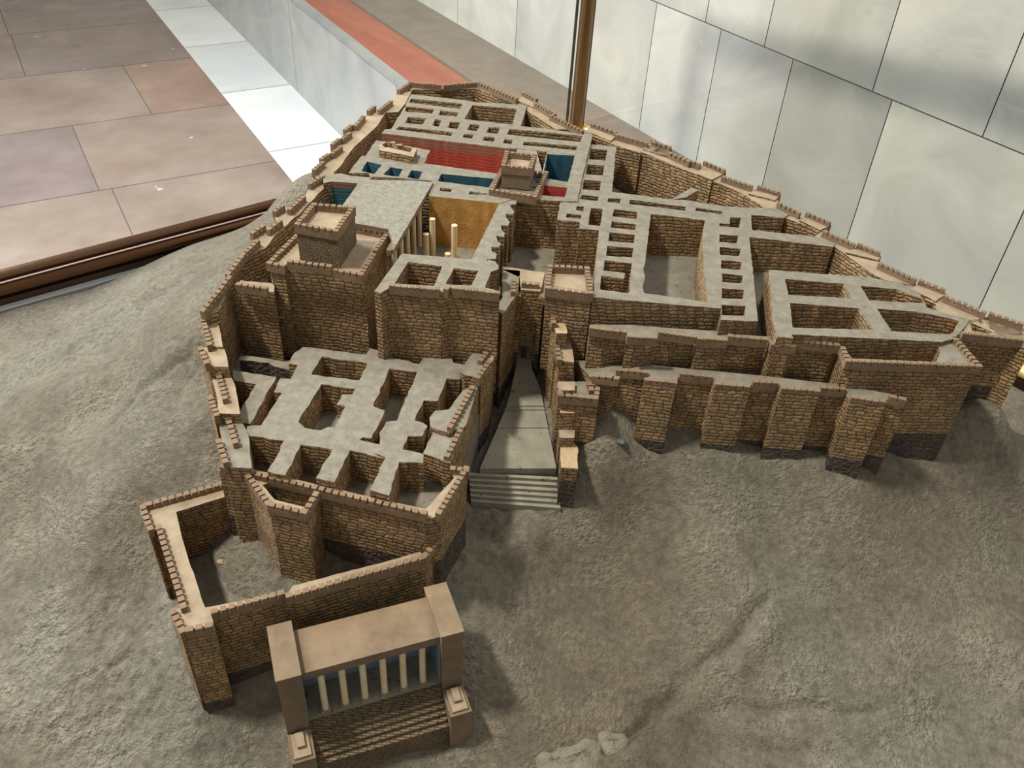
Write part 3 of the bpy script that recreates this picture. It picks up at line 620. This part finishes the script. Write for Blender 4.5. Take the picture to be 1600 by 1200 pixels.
# outer rampart, from the far left corner round the back to the right corner
zb_ = up(zc, -.004)
inner_pts = PX('x1610,548 f1440,785 1270,712 1150,690 985,520 830,490 750,450 540,298 440,243 o1480,410 1020,246 1060,200 e1060,566 890,460 700,370 590,330 0,88 b1180,580 975,520 775,437 705,387 475,386 232,228 235,190 160,180 a1545,332 1190,203 1000,212 860,215 680,212 600,240')
segs = ['x640,127 690,131', 'x692,131 745,127', 'x747,127 810,153', 'b205,68 325,130', 'b310,158 480,255', 'b440,258 710,392', 'b775,328 985,402', 'b970,415 1245,492', 'b1280,465 1438,530', 'b1420,568 1600,650', 'e105,0 265,45', 'e250,88 512,190', 'e540,165 717,237', 'e690,285 947,370', 'e985,365 1177,422', 'e1160,508 1345,597', 'e1395,588 1595,675',
        'f490,210 667,286', 'f680,280 805,330', 'f800,385 1007,480', 'f1020,480 1167,536', 'f1160,566 1395,664', 'f1410,660 1600,726']
def stepped(segs, zfun):
    o = []
    for s in segs:
        a, b = [np.array(q) for q in PX(s)]
        for t in (.10, .90): p = a+(b-a)*t; o.append(p)
    return o
zz = up(zc, .014)
outw = [U(*p, zz) for p in stepped(segs, zz)]
allp = outw+[U(*PX('f1600,735')[0], zz)]+[U(x, y, zb_) for x, y in inner_pts]
c_ = W(1100, 300, -.3)
OR = thing('outer_rampart', 'long outer rampart with stepped battlements along the marble wall side', 'wall', (c_[0], c_[1], -.36))
mb = MB(); masonry(mb, allp, zb_, -.36, top=WALK, jit=.0006); mb.build('masonry', OR)
for s in segs:
    a, b = PX(s); zz = up(zc, .014)
    pa, pb = U(*a, zz), U(*b, zz); inn = U((a[0]+b[0])/2-25, (a[1]+b[1])/2+30, zz)
    parapet(OR, None, None, pts=[pa, pb], inward=inn)
# projecting buttresses under the stepped-out battlements
for s in ('b195,95 320,160 300,205 160,150', 'b775,358 985,430 930,480 720,395', 'b1270,492 1438,555 1390,605 1195,545', 'e100,20 270,72 215,125 30,60', 'e530,190 720,262 600,325 480,275', 'e975,390 1178,447 1125,495 905,440', 'e1390,612 1597,700 1500,745 1330,660', 'f675,305 808,356 790,378 610,335', 'f1012,505 1168,562 1110,605 975,540'):
    mb = MB(); masonry(mb, WP(s, up(zc, .001)), up(zc, .001), -.36, top=WALK, jit=.0006); mb.build('buttress', OR)
# right corner bastion
RB = block('corner_bastion', 'tall corner bastion at the right end of the outer rampart, cut by the photo edge', 'wall',
      'f1262,800 1600,845 1612,790 1600,735 1420,690 1270,715', zb_, -.30, [('f1300,722 1345,722 1440,775 1400,786 1310,772', -.13)], top=WALK, zfound=-.215)
parapet(RB, 'f1262,785 1600,825', up(zc, .012), inward='f1450,760')

# terrace wall in front of the storerooms, stepped battlements, and the walled yard at its right
TW = block('terrace_wall', 'upper of the two long buttressed front walls, in front of the storerooms', 'wall',
      'j325,150 560,150 560,190 752,195 757,178 990,182 1000,210 1190,215 1195,200 1440,203 k22,245 178,250 180,228 452,250 p1450,880 1300,850 j1380,180 1200,160 1120,150 900,135 560,110 325,110', zt_, -.20, jit=.0008, para=[(q_, zt, 'j800,60' if q_[0] == 'j' else 'k200,100') for q_ in ('j325,130 557,160', 'j560,184 750,197', 'j757,158 990,188', 'j1000,195 1190,209', 'j1193,183 1440,207', 'k20,232 178,247', 'k178,212 452,243')])
RY = block('yard_bastion', 'battlemented yard with one long smooth front wall at the right of the terrace walls', 'wall',
      'k452,255 492,348 1345,380 1165,178 1085,215 400,200 430,230', zt_, -.36, [('k415,212 470,250 525,320 1050,345 1075,290 1060,222', -.13)], zfound=-.268, top=TOP, jit=.0006, para=[('k452,243 488,337', zt, 'k600,280'), ('k488,337 1345,372', zt, 'k900,280'), ('k1345,372 1165,165', zt, 'k1000,300')])

# lower front wall with buttresses
LF = block('lower_front_wall', 'lower of the two long buttressed front walls, grey walkway on top, dark stone footing', 'wall',
      'j330,430 500,445 490,420 690,428 j672,470 870,490 890,445 1095,470 1110,500 1340,520 1345,490 1505,500 k85,540 335,555 340,530 490,540 k525,580 740,605 760,580 870,600 k760,540 410,478 j1600,450 1380,425 900,380 480,365 300,335 230,330', zw, -.42, zfound=-.30, top=TOP, jit=.0006, para=[(q_, zw_p, 'j800,300' if q_[0] == 'j' else 'k400,420') for q_ in ('j345,432 510,449', 'j490,395 688,409', 'j668,455 868,475', 'j892,417 1095,439', 'j1112,482 1332,499', 'j1350,469 1508,477', 'k85,509 330,527', 'k335,505 490,515', 'k522,567 740,597', 'k760,562 868,582')])
# tapering buttresses: battered front faces down into the slope
def buttress(parent, s, zf, zb, dz_out, zfound):
    """s = two px points, front top edge; the face leans outward towards its foot"""
    a, b = WP(s, zf); t = (b-a)/np.linalg.norm((b-a)[:2]); nr = np.array([t[1], -t[0], 0]); nr = nr/np.linalg.norm(nr)
    if nr[1] > 0: nr = -nr
    a = a-nr*.0015-np.array([0, 0, .012]); b = b-nr*.0015-np.array([0, 0, .012]); back = -nr*.012; mb = MB(); L = np.linalg.norm((b-a)[:2])
    zt0, zt1 = a[2], b[2]
    def pt(p, z, out): k = (zf(p[0], p[1])-z)/(.2); return np.array([p[0], p[1], z])+nr*out*k
    for z0, z1, m in ((zb, zfound, BASALT), (zfound, None, STONE)):
        A0, B0 = pt(a, z0, dz_out), pt(b, z0, dz_out); A1 = pt(a, z1, dz_out) if z1 else a; B1 = pt(b, z1, dz_out) if z1 else b
        A0b, B0b, A1b, B1b = (np.array([*(q0+back)[:2], q1[2]]) for q0, q1 in ((a, A0), (b, B0), (a, A1), (b, B1)))
        u = RNG.uniform(0, 4)
        mb.face([A0, B0, B1, A1], m, [(u, A0[2]), (u+L, B0[2]), (u+L, B1[2]), (u, A1[2])])
        mb.face([B0, B0b, B1b, B1], m, [(u+L, B0[2]), (u+L+.06, B0[2]), (u+L+.06, B1[2]), (u+L, B1[2])])
        mb.face([A0b, A0, A1, A1b], m, [(u-.06, A0[2]), (u, A0[2]), (u, A1[2]), (u-.06, A1[2])])
    
    return mb.build('buttress', parent)
for s, z in (('j668,461 868,481', -.335), ('j1112,488 1332,505', -.355), ('k85,515 330,533', -.37), ('k522,573 740,603', -.385)):
    buttress(LF, s, zw_p, z, .004, -.295)

# ------------------------------------------------------------------ gateway, ramp and its walls
GT = tower('gate_tower', 'square battlemented tower at the top of the ramp on its right side', 'x852,450 927,459 921,416 856,413', .004, -.22, STONE)
GW = block('gate_wall', 'brick gate wall with a dark doorway closing the head of the ramp', 'wall', 'n383,150 470,158 480,120 490,75 300,45 300,60 378,95', -.058, -.30, jit=.0006, top=WALK)
parapet(GW, 'n386,122 466,128', -.045, inward='n430,80')
mb = MB(); masonry(mb, [np.array([*p, 0]) for p in [(-.12, 1.74), (-.03, 1.74), (-.02, 1.775), (.16, 1.755), (.16, 1.84), (-.12, 1.84)]], -.1405, -.27, top=EARTH, side=STONE); mb.build('passage_floor', GW)
# piers and a flat doorway panel, its shade painted dark
g0, g1 = WP('n386,148', -.058)[0], WP('n466,154', -.058)[0]; gd = g1-g0; gn = np.array([gd[1], -gd[0], 0]); gn /= np.linalg.norm(gn)
if gn[1] > 0: gn = -gn
mb = MB(); mb.box([*(g0-gd*.22)[:2], -.30], gd*.22, gn*.022, (0, 0, .235), STONE); mb.build('pier', GW)
mb = MB(); mb.box([*(g1)[:2], -.30], gd*.22, gn*.022, (0, 0, .235), STONE); mb.build('pier', GW)
mb = MB(); mb.box([*(g0-gd*.22+gn*.002)[:2], -.30], gd*.22, gn*.024, (0, 0, .075), BASALT); mb.build('pier_foot', GW)
mb = MB(); mb.box([*(g1+gn*.002)[:2], -.30], gd*.22, gn*.024, (0, 0, .075), BASALT); mb.build('pier_foot', GW)
DOORSHADE = plain_mat('doorway_shade_paint', (.03, .028, .025), (.05, .045, .04), 20, bmp=0)
mb = MB(); mb.box([*(g0+gd*.20+gn*.0)[:2], -.275], gd*.60, gn*.003, (0, 0, .062), DOORSHADE); mb.build('doorway', GW)
mb = MB(); mb.box([*(g0+gd*.14+gn*.001)[:2], -.213], gd*.72, gn*.008, (0, 0, .012), EARTH); mb.build('lintel', GW)

rz = lambda py: float(np.interp(py, [562, 640, 745], [-.256, -.302, -.356]))
def street(rows, m, name, par):
    mb = MB(); L_ = [W(x0, y, z) for x0, x1, y, z in rows]; R_ = [W(x1, y, z) for x0, x1, y, z in rows]
    for i in range(len(rows)-1):
        mb.face([L_[i], L_[i+1], R_[i+1], R_[i]], m)
    mb.face([L_[-1], L_[-1]-np.array([0, 0, .1]), R_[-1]-np.array([0, 0, .1]), R_[-1]], m)
    for S_, sgn in ((L_, 1), (R_, -1)):
        for i in range(len(rows)-1):
            q = [S_[i], S_[i]-np.array([0, 0, .12]), S_[i+1]-np.array([0, 0, .12]), S_[i+1]]; mb.face(q[::sgn], m)
    return mb.build(name, par)
RM = thing('entrance_ramp', 'grey plaster ramp with shallow treads climbing to the gate between high walls', 'ramp', (*W(800, 740, -.36)[:2], -.42))
rr = [(809, 829, 556, -.252), (806, 831, 575, -.262)]
ys = [575, 592, 610, 622, 634, 640, 650, 668, 690, 712, 732]
for k, y in enumerate(ys[1:]):
    xl = np.interp(y, [575, 620, 650, 732], [806, 796, 785, 750]); xr = np.interp(y, [575, 610, 666, 734], [831, 845, 856, 870]); z = rz(y); rr.append((xl, xr, y, z)); 
    if k in (1, 3, 4, 6): p = W(xl, y, z); rr.append((xl, xr, y+1.6, z-.003))
street(rr, MUD, 'sloping_street', RM)
# stairs at the foot
s0 = [W(732, 737, -.362), W(871, 744, -.362)]; s1 = [W(736, 786, -.412), W(876, 797, -.412)]
mb = MB(); n = 6
for k in range(n):
    a0 = s0[0]+(s1[0]-s0[0])*k/n; b0 = s0[1]+(s1[1]-s0[1])*k/n; a1 = s0[0]+(s1[0]-s0[0])*(k+1)/n; b1 = s0[1]+(s1[1]-s0[1])*(k+1)/n; z = -.362-.05*(k+.3)/n
    A = [*a0[:2], z]; B = [*b0[:2], z]; Cc = [*b1[:2], z]; D = [*a1[:2], z]; zn = z-.09
    mb.face([A, D, Cc, B], MUD); mb.face([D, [*a1[:2], zn], [*b1[:2], zn], Cc], MUD); mb.face([B, Cc, [*b1[:2], zn], [*b0[:2], zn]], MUD); mb.face([D, A, [*a0[:2], zn], [*a1[:2], zn]], MUD)
    mb.face([B, A, [*a0[:2], zn], [*b0[:2], zn]][::-1], MUD)
mb.build('front_steps', RM)

RL = thing('ramp_left_wall', 'stepped wall with battlements descending along the left side of the ramp', 'wall', (*W(720, 640, -.2)[:2], -.40))
for s, z, zfn in (('n300,58 378,66 370,160 352,190 300,260 275,235 262,238 300,185', -.058, -.27), ('n262,238 300,225 355,185 345,265 300,330 295,322 220,318 222,290', -.125, -.30),
                  ('n205,378 250,375 278,385 255,478 250,500 205,552 193,545 130,530 110,510', -.162, -.33), ('n125,600 155,585 182,592 200,560 182,615 135,760 60,790 -20,762 -25,720 0,690 60,685', -.178, -.36),
                  ('n60,768 138,768 66,925 -25,890 -55,880 0,765', -.190, -.40)):
    mb = MB(); masonry(mb, WP(s, z), z, -.42, top=TOP, side=STONE, jit=.0012, zfound=zfn); mb.build('masonry', RL)
for s, z in (('n362,100 360,160', -.045), ('n358,156 300,246', -.07), ('n347,238 300,300', -.112), ('n277,370 210,470', -.150), ('n255,466 197,548', -.150), ('n181,580 75,768', -.166), ('n136,750 62,898', -.178)):
    parapet(RL, s, z, inward=tuple(W(PX(s)[0][0]-60, PX(s)[0][1]+10, z)))
RR = thing('ramp_right_wall', 'narrow stepped wall descending along the right side of the ramp, pale broken tops', 'wall', (*W(880, 640, -.2)[:2], -.42))
for s, z, t_ in (('n497,160 545,165 562,205 590,345 542,345 520,300', -.085, RAW), ('n528,345 600,345 607,392 620,475 555,470', -.13, WALK), ('n548,560 625,560 622,600 555,600', -.168, WALK),
                 ('n556,656 620,660 622,702 558,700', -.213, RAW), ('n556,832 618,832 636,852 638,950 562,945', -.290, RAW)):
    mb = MB(); masonry(mb, WP(s, z), z, -.45, top=t_, side=STONE, jit=.0015, zfound=-.33); mb.build('masonry', RR)
# low link pieces between the steps, along the ramp
mb = MB(); masonry(mb, WP('n520,470 560,470 620,475 620,560 548,575', -.19), -.19, -.45, top=WALK, side=STONE); mb.build('masonry', RR)
mb = MB(); masonry(mb, WP('n550,745 560,745 622,745 622,812 556,812', -.262), -.262, -.45, top=WALK, side=STONE, zfound=-.34); mb.build('masonry', RR)
for s, z in (('n492,158 520,300', -.072), ('n523,352 545,462', -.118)):
    parapet(RR, s, z, inward=tuple(W(PX(s)[0][0]+60, PX(s)[0][1]+10, z)))
FB = block('ramp_bastion', 'small square battlemented bastion where the lower front wall meets the ramp', 'tower', 'n548,640 728,652 738,600 700,560 640,560 545,580', -.180, -.42, top=TOP, zfound=-.30, para=[('n548,622 728,640', -.168, 'n640,560'), ('n728,640 738,584', -.168, 'n640,560')])
parapet(FB, 'n676,560 688,600', -.168, inward='n740,580'); parapet(FB, 'n543,570 548,615', -.168, inward='n640,560')

# ------------------------------------------------------------------ left rampart stepping down to the front
zl = lambda py: float(np.interp(py, [130, 240, 330, 400, 440, 495], [-.004, -.004, -.02, -.045, -.062, -.095]))
def lpts(s, dz=0.): return [W(x, y, zl(y)+dz) for x, y in PX(s)]
LR_ = thing('left_rampart', 'long left rampart climbing from the front corner to the far end, stepped battlements', 'wall', (*W(450, 330, -.2)[:2], -.42))
lsegs = ['g60,930 280,648', 'g258,640 380,485', 'g372,490 500,365', 'g448,315 550,248', 'g575,290 680,210', 'g625,145 700,95', 'g740,130 860,25', 'r400,850 580,740', 'r452,680 575,570', 'r545,540 650,470', 'r680,470 800,380', 'r685,360 785,285', 'r810,290 915,205', 'r845,180 940,110', 'r975,130 1085,0',
         'a280,385 335,342', 'a370,380 475,300', 'a535,210 640,145']
inner_l = PX('a655,230 600,335 545,400 440,405 365,520 180,690 60,855 10,900 r690,780 680,850 560,960 470,1060 g830,180 700,300 570,440 380,560 300,680 245,860 210,930 110,985')
outw = []
for x, y in stepped(lsegs, None):
    p = W(x, y, zl(y)+.016); p[2] -= .016; outw.append(p)
pts_l = outw+[W(x, y, zl(y)) for x, y in inner_l]
def zinterp(P_):
    P_ = np.array([p for p in P_])
    def f(x, y):
        d = (P_[:, 0]-x)**2+(P_[:, 1]-y)**2; k = np.argsort(d)[:4]; w_ = 1/(d[k]+1e-6)
        return float((P_[k, 2]*w_).sum()/w_.sum())
    return f
mb = MB(); masonry(mb, pts_l, zinterp(pts_l), -.42, top=WALK, jit=.0006); mb.build('masonry', LR_)
for s in lsegs:
    a, b = PX(s); dz = .016
    pa, pb = W(*a, zl(a[1])+dz), W(*b, zl(b[1])+dz); inn = W((a[0]+b[0])/2+40, (a[1]+b[1])/2+20, zl(a[1]))
    parapet(LR_, None, None, pts=[pa, pb], inward=inn)
for s in ('r560,560 660,490 720,560 640,620', 'r690,390 800,310 850,380 800,420', 'r850,200 950,130 1000,200 940,250', 'g455,330 560,262 600,300 510,380', 'g630,160 720,100 760,150 690,210'):
    p_ = lpts(s, .001); mb = MB(); masonry(mb, p_, zinterp(p_), -.42, top=WALK, jit=.0006); mb.build('buttress', LR_)
# the five steps beside the lower rooms
for s, z in (('q55,225 88,380 180,382 165,290 150,240 90,235', -.116), ('q35,385 75,475 95,495 212,500 205,440 185,385', -.122), ('q105,520 150,690 150,745 162,772 282,776 250,600 218,535', -.152),
             ('q95,690 160,800 158,825 150,790 285,790 240,800', None), ('q150,800 200,1085 350,1095 330,900 290,808', -.178)):
    if z is None: continue
    mb = MB(); masonry(mb, WP(s, z), z, -.42, top=WALK if z > -.16 else TOP, jit=.0008); mb.build('masonry', LR_)
for s, z in (('q48,215 88,372', -.103), ('q30,385 72,480', -.108), ('q135,525 178,690', -.138), ('q88,675 128,790', -.150), ('q188,785 240,950', -.164), ('q135,925 182,1065', -.166)):
    a, b = PX(s); parapet(LR_, None, None, pts=[W(*a, z), W(*b, z)], inward=W(a[0]+60, a[1]+10, z))
for s, z in (('q90,680 130,790 160,770 110,660', -.165), ('q137,932 184,1070 240,1080 200,930', -.181)):
    mb = MB(); masonry(mb, WP(s, z), z, -.44, top=WALK, jit=.0008); mb.build('buttress', LR_)

# ------------------------------------------------------------------ lower rooms between the ramparts
mb = MB(); masonry(mb, [np.array([*p, 0]) for p in [(-.62, 1.64), (-.08, 1.66), (-.07, 1.48), (-.10, 1.30), (-.14, 1.14), (-.53, 1.22), (-.60, 1.40)]], -.262, -.45, top=EARTH, side=EARTH)
tag(mb.build('lower_ground', None, (-.3, 1.4, -.45)), 'shadowed earth floor deep inside the lower rooms', 'ground')
block('lower_rooms', 'thick grey plastered walls of the lower rooms in front of the tower block', 'building',
      'h430,728 540,724 705,470 640,462 688,356 772,360 830,250 755,240 800,155 870,110 1100,140 1360,170 1392,120 1458,138 1450,185 i245,285 475,345 510,293 620,300 640,285 730,297 740,332 840,350 830,430 i790,462 690,455 620,632 510,627 440,785 500,800 540,828 502,905 385,905 345,1012 510,1048 505,1118 320,1108 l1210,62 1165,212 1080,186 1150,42 1090,20 h1500,978 1235,915 1112,1166 968,1132 1095,912 850,872 730,1112 590,1082 722,842 432,800', -.180, -.27,
      ['h1016,186 1370,236 1306,371 930,326', 'h1010,401 1276,435 1252,480 1172,485 1130,558 1200,576 1112,740 1062,735 1002,762 880,742 830,696', 'i246,376 458,405 303,785 218,795 165,880 165,972 5,935 38,915 100,925 205,706 115,672'], zfl=-.257, jit=.0022)
block('lower_partition', 'diagonal grey partition wall beside the left rampart in the lower rooms', 'wall', 'h320,290 480,320 658,346 540,560 452,712 385,700 360,640 500,402 330,372', -.185, -.27, jit=.002)
block('foundation_strip', 'broken low strip of dark basalt foundation at the foot of the tower block', 'wall', 'h370,185 420,178 600,200 780,240 770,290 640,262 600,235 370,215', -.215, -.27, side=BASALT, top=TOP, jit=.002)

# ------------------------------------------------------------------ front wall, its bastion, and the forecourt
FW = block('inner_front_wall', 'straight battlemented front wall of the lower rooms, dark basalt at its foot', 'wall',
      'l405,100 435,142 525,150 700,190 1000,252 1330,322 1398,300 1525,118 1445,72 1455,135 1330,272 1100,222 830,160 540,90 430,70', -.208, -.46, zfound=-.338, top=WALK, jit=.0006, para=[('l408,84 1330,298', -.194, 'l900,130'), ('l1525,84 1395,296', -.194, 'l1330,230'), ('l1440,78 1525,88', -.194, 'l1440,130')])
BS = block('front_bastion', 'five-sided bastion projecting from the inner front wall into the forecourt', 'tower', 'l525,145 615,262 800,310 858,215 835,175 540,100', -.208, -.46, [('l600,165 640,150 835,190 800,268 655,230', -.26)], zfound=-.47, top=WALK, jit=.0006, para=[('l520,122 618,255', -.194, 'l700,200'), ('l618,255 795,295', -.194, 'l700,200'), ('l795,295 855,195', -.194, 'l700,200')])
FCW = block('forecourt_wall', 'low forecourt wall with battlements around the front enclosure and its sandy walkway', 'wall',
      'l75,258 105,385 130,345 225,720 190,735 240,830 255,835 385,812 378,765 700,680 712,698 1332,512 1400,432 1310,470 1305,462 1100,520 735,615 700,645 345,712 335,690 250,430 215,285 440,215 435,150', -.300, -.62, zfound=-.478, top=WALK, jit=.0010, para=[(q_, -.286, i_) for q_, i_ in (('l75,243 435,143', 'l300,280'), ('l50,257 88,370', 'l200,300'), ('l120,345 235,718', 'l300,500'), ('l182,722 232,828', 'l320,760'), ('l255,822 378,795', 'l300,700'), ('l370,740 700,650', 'l500,600'), ('l706,670 1330,490', 'l900,520'), ('l1330,490 1400,405', 'l1250,430'))])
for s in ('l52,272 92,380 180,350 110,255', 'l183,735 235,838 300,800 255,700', 'l250,845 388,815 372,745 250,760'):
    mb = MB(); masonry(mb, WP(s, -.3005), -.3005, -.64, top=WALK, zfound=-.510, jit=.0006); mb.build('pier', FCW)
fc_ = WP('l215,300 440,225 700,200 1300,440 1000,560 345,712', -.30)
mb = MB(); masonry(mb, [np.array([*p[:2], 0]) for p in fc_], -.435, -.62, top=EARTH, side=EARTH); tag(mb.build('forecourt_ground', None, (*np.mean(fc_, axis=0)[:2], -.62)), 'shadowed earth floor of the front enclosure', 'ground')
def lump(name, label, p, r, m, sc=(1, 1, .6), cat='rock', seed=0):
    rs = np.random.RandomState(seed); mb = MB(); n = 20; kk = 12
    dirs = []; g = []
    for i in range(kk):
        th = math.pi*i/(kk-1); row = []
        for j in range(n):
            ph = 2*math.pi*j/n; dv = np.array([math.sin(th)*math.cos(ph), math.sin(th)*math.sin(ph), math.cos(th)])
            f = 1+.16*math.sin(3*ph+seed)+.12*math.sin(2*th+seed*2)+rs.uniform(-.05, .05)*(0 < i < kk-1)
            row.append(np.array(p)+dv*r*f*np.array(sc))
        g.append(row)
    for i in range(kk-1):
        for j in range(n): mb.face([g[i][j], g[i+1][j], g[i+1][(j+1) % n], g[i][(j+1) % n]], m)
    return tag(mb.build(name, None, p, True), label, cat)
q = W(351, 877, -.43); lump('fallen_brick', 'orange chip of fallen clay on the floor of the front enclosure', q, .012, RAW, (1.2, .9, .5), 'brick', 3)
q = W(971, 687, -.285); lump('pebble', 'blue-grey pebble at the foot of the lower front wall', (q[0], q[1], ground(q[0], q[1])+.006), .010, DKROCK, seed=5)

# ------------------------------------------------------------------ columned porch at the very front
zr = -.335
A, B, Cc, D = WP('m235,405 1080,180 1150,385 275,610', zr)      # back-left, back-right, front-right, front-left of the roof
uu = (B-A)+(Cc-D); uu[2] = 0; LU = np.linalg.norm(uu)/2; uu /= np.linalg.norm(uu); vv = np.array([uu[1], -uu[0], 0])
O = (D+Cc)/2-uu*LU/2; DV = abs((D-A)@vv+(Cc-B)@vv)/2
PZ = zat(*(O+uu*LU*.13)[:2], 900+860*.25)
STEPM = stone_mat('small_brick_steps', (.21, .155, .095), (.17, .125, .076), (.07, .05, .032), rowh=.006, bw=.018, amp=.001)
PT = thing('columned_porch', 'flat-roofed porch with six pale columns and steps at the very front', 'porch', (*(O+uu*LU/2)[:2], PZ-.05))
def pbox(name, u0, u1, v0, v1, z0, z1, m, lab=None):
    mb = MB(); mb.box(O+uu*u0+vv*v0+np.array([0, 0, z0-O[2]]), uu*(u1-u0), vv*(v1-v0), (0, 0, z1-z0), m); o = mb.build(name, PT)
    if lab: o['label'] = lab
    return o
pbox('roof', 0, LU, -DV-.02, 0, zr-.014, zr, SMOOTH); pbox('lintel', 0.001, LU-.001, -.014, -.002, zr-.024, zr-.014, SMOOTH)
pbox('back_wall', .001, LU-.001, -DV-.006, -DV+.004, PZ-.02, zr-.014, PORB, 'pale blue back wall')
wd = .040
for nm, u0, u1, in (('left', -wd, 0), ('right', LU, LU+wd)):
    pbox('side_wall', u0, u1, -DV-.03, .012, PZ-.12, zr+.012, SMOOTH); pbox('coping', u0-.002, u1+.002, -DV-.03, .014, zr+.012, zr+.018, SMOOTH)
    iu = u1 if nm == 'left' else u0; s_ = 1 if nm == 'left' else -1
    pbox('side_lining', min(iu, iu+s_*.0015), max(iu, iu+s_*.0015), -DV, .0, PZ, zr-.014, PORB if nm == 'right' else PORB, 'pale blue lining')
pbox('floor', 0, LU, -DV, .002, PZ-.10, PZ, MUD)
for k in range(6):
    u = LU*(.135+.148*k); c0 = O+uu*u-vv*.010; mb = post_mb(c0[0], c0[1], PZ, zr-.024, .0062); mb.build('column', PT, smooth=True)
    mb = MB(); mb.box(c0-uu*.009-vv*.009+np.array([0, 0, PZ-c0[2]]), uu*.018, vv*.018, (0, 0, .004), WALK); mb.build('column_base', PT)
for k in range(7):
    z1 = PZ-.004-.0085*k; pbox('step', .001, LU-.001, .002+.0088*k, .002+.0088*(k+1), PZ-.13, z1, STEPM)
for nm, u0 in (('left', -wd-.001), ('right', LU+.0)):
    z1 = PZ-.012; pbox('pedestal', u0, u0+wd+.002, .013, .072, PZ-.17, z1, SMOOTH); pbox('pedestal_moulding', u0+.006, u0+wd-.004, .018, .066, z1, z1+.005, WALK)
    pbox('pedestal_block', u0+.014, u0+wd-.012, .022, .05, z1+.005, z1+.013, WALK)
for s, lab in (('a500,655', 'small pale stone on the roof ruin, left of two'), ('a560,674', 'small pale stone on the roof ruin, right of two')):
    q = U(*PX(s)[0], .024); lump('stone', lab, (q[0], q[1], .0235), .0065, WALK, (1.5, 1, .45), 'stone', 4)
# pale outcrop at the lower edge and scattered chips
for s, r, sd in (('x905,1188', .045, 11), ('x865,1195', .035, 12), ('x955,1165', .028, 13)):
    x, y = PX(s)[0]; q = W(x, y, -.61); g_ = ground(q[0], q[1]); lump('rock', {11: 'pale rounded rock at the bottom edge, middle of three', 12: 'pale rounded rock at the bottom edge, leftmost of three', 13: 'pale rounded rock at the bottom edge, rightmost of three'}[sd], (q[0], q[1], g_-.008), r, ROCK, (1.2, 1, .55), seed=sd)
print('PORCH', PZ, LU, DV)
